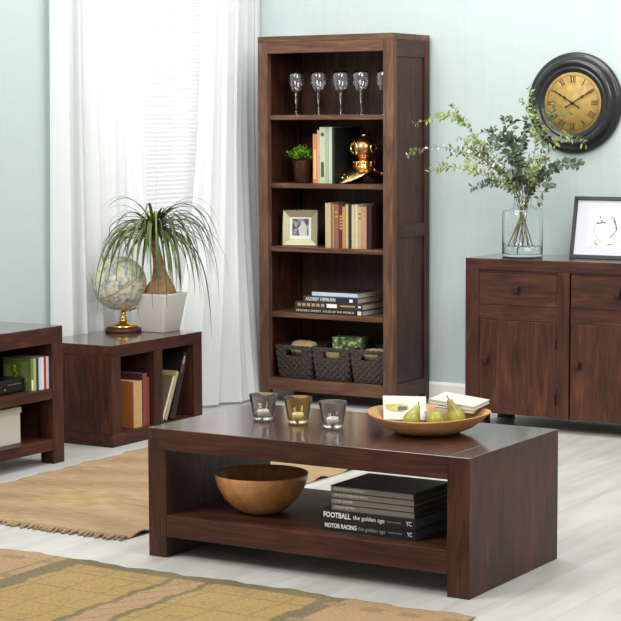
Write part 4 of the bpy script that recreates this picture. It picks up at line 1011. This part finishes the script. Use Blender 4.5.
q = MB(); stroke([(.112, hz - .05), (.114, hz - .066), (.126, hz - .068)], .003, q); stroke([(.170, hz - .068), (.182, hz - .066), (.19, hz - .066)], .003, q); stroke([(.13, hz + .04), (.14, hz + .035)], .003, q); q.build('tan_touches', INK2, dr)

# clock
kc = Vector((-3.533, YW - .0005, 1.4135))
r = empty('wall_clock', kc, 'round black wall clock with an aged yellow dial and Roman numerals', 'clock')
TC = Matrix.Rotation(R(90), 4, 'X')    # local z -> -Y
CB = mat('black_lacquer', (30, 30, 33), .3, coat=.3)
q = MB(); q.ring([(.138, .004), (.224, 0), (.228, .008), (.226, .020), (.218, .026), (.212, .024), (.205, .032), (.196, .046), (.184, .054), (.172, .052), (.166, .044), (.160, .044), (.155, .047), (.150, .044), (.146, .042), (.142, .040), (.138, .039)], 96, TC)
q.build('case', CB, r)
DM = bpy.data.materials.new('aged_dial'); DM.use_nodes = True; nt, b, L = nodes(DM)
tc = nt.nodes.new('ShaderNodeTexCoord'); n_ = nt.nodes.new('ShaderNodeTexNoise'); n_.inputs['Scale'].default_value = 30; n_.inputs['Detail'].default_value = 7; L.new(tc.outputs['Object'], n_.inputs[0])
cr = nt.nodes.new('ShaderNodeValToRGB'); L.new(n_.outputs[0], cr.inputs[0]); e = cr.color_ramp.elements; e[0].position = .3; e[0].color = s2l((150, 120, 56)); e[1].position = .7; e[1].color = s2l((182, 152, 84)); L.new(cr.outputs[0], b.inputs['Base Color']); b.inputs['Roughness'].default_value = .6
dial = MB().lathe([(0, .004), (.1405, .004), (.1405, .038), (0, .038)], 72, T=TC).build('dial', DM, r)
BK = mat('numeral_black', (52, 42, 28), .6)
q = MB(); q.ring([(.124, .0379), (.1255, .0379), (.1255, .0386), (.124, .0386)], 72, TC); q.build('minute_ring', BK, dial)
for k in range(12):
    a = R(30 * (k + 1)); txt = ('I', 'II', 'III', 'IIII', 'V', 'VI', 'VII', 'VIII', 'IX', 'X', 'XI', 'XII')[k]
    q = MB(); T = Matrix.Rotation(-a, 4, 'Z'); ws_ = {'I': .0075, 'V': .015, 'X': .014}; tot = sum(ws_[c] for c in txt); x = -tot / 2
    def bar(p0, p1, w_, ):
        d = Vector((p1[0] - p0[0], p1[1] - p0[1], 0)); n_ = Vector((-d.y, d.x, 0)).normalized() * w_ / 2
        vs = [Vector((p0[0], p0[1], 0)) - n_, Vector((p0[0], p0[1], 0)) + n_, Vector((p1[0], p1[1], 0)) + n_, Vector((p1[0], p1[1], 0)) - n_]
        vv = [TC @ (T @ Vector((v.x, v.y, zz))) for zz in (.0379, .0387) for v in vs]; q.add(vv, [(0, 1, 2, 3), (7, 6, 5, 4), (0, 4, 5, 1), (1, 5, 6, 2), (2, 6, 7, 3), (3, 7, 4, 0)])
    r0, r1 = .092, .119
    for c in txt:
        w_ = ws_[c]
        if c == 'I': bar((x + w_ / 2, r0), (x + w_ / 2, r1), .0038)
        if c == 'V': bar((x + .0025, r1), (x + w_ / 2, r0), .0042); bar((x + w_ - .0025, r1), (x + w_ / 2, r0), .002)
        if c == 'X': bar((x + .0025, r1), (x + w_ - .0025, r0), .0042); bar((x + w_ - .0025, r1), (x + .0025, r0), .002)
        x += w_
    bar((-tot / 2, r0), (tot / 2, r0), .0016); bar((-tot / 2, r1), (tot / 2, r1), .0016)
    q.build('numeral', BK, dial)
def hand(name, ang, L_, zc, wmax):
    q = MB(); T = Matrix.Rotation(-R(ang), 4, 'Z')
    pts = [(-.002, -.03), (-.005, -.036), (0, -.042), (.005, -.036), (.002, -.03), (.0025, L_ * .35), (wmax, L_ * .45), (.0025, L_ * .55), (.0022, L_ * .62), (wmax * .8, L_ * .7), (.002, L_ * .78), (.0005, L_), (-.0005, L_), (-.002, L_ * .78), (-wmax * .8, L_ * .7), (-.0022, L_ * .62), (-.0025, L_ * .55), (-wmax, L_ * .45), (-.0025, L_ * .35)]
    n = len(pts); vs = [TC @ (T @ Vector((a, b, zz))) for zz in (zc, zc + .0015) for a, b in pts]
    q.add(vs, [tuple(range(n)), tuple(range(2 * n - 1, n - 1, -1))] + [(i, i + n, (i + 1) % n + n, (i + 1) % n) for i in range(n)]); q.build(name, mat('hand_black', (16, 15, 15), .5), r)
hand('hour_hand', -58, .103, .042, .006); hand('minute_hand', 60, .122, .045, .005)
MB().lathe([(0, .038), (.006, .038), (.006, .048), (0, .049)], 16, T=TC).build('centre_pin', mat('hand_black', (16, 15, 15)), r)
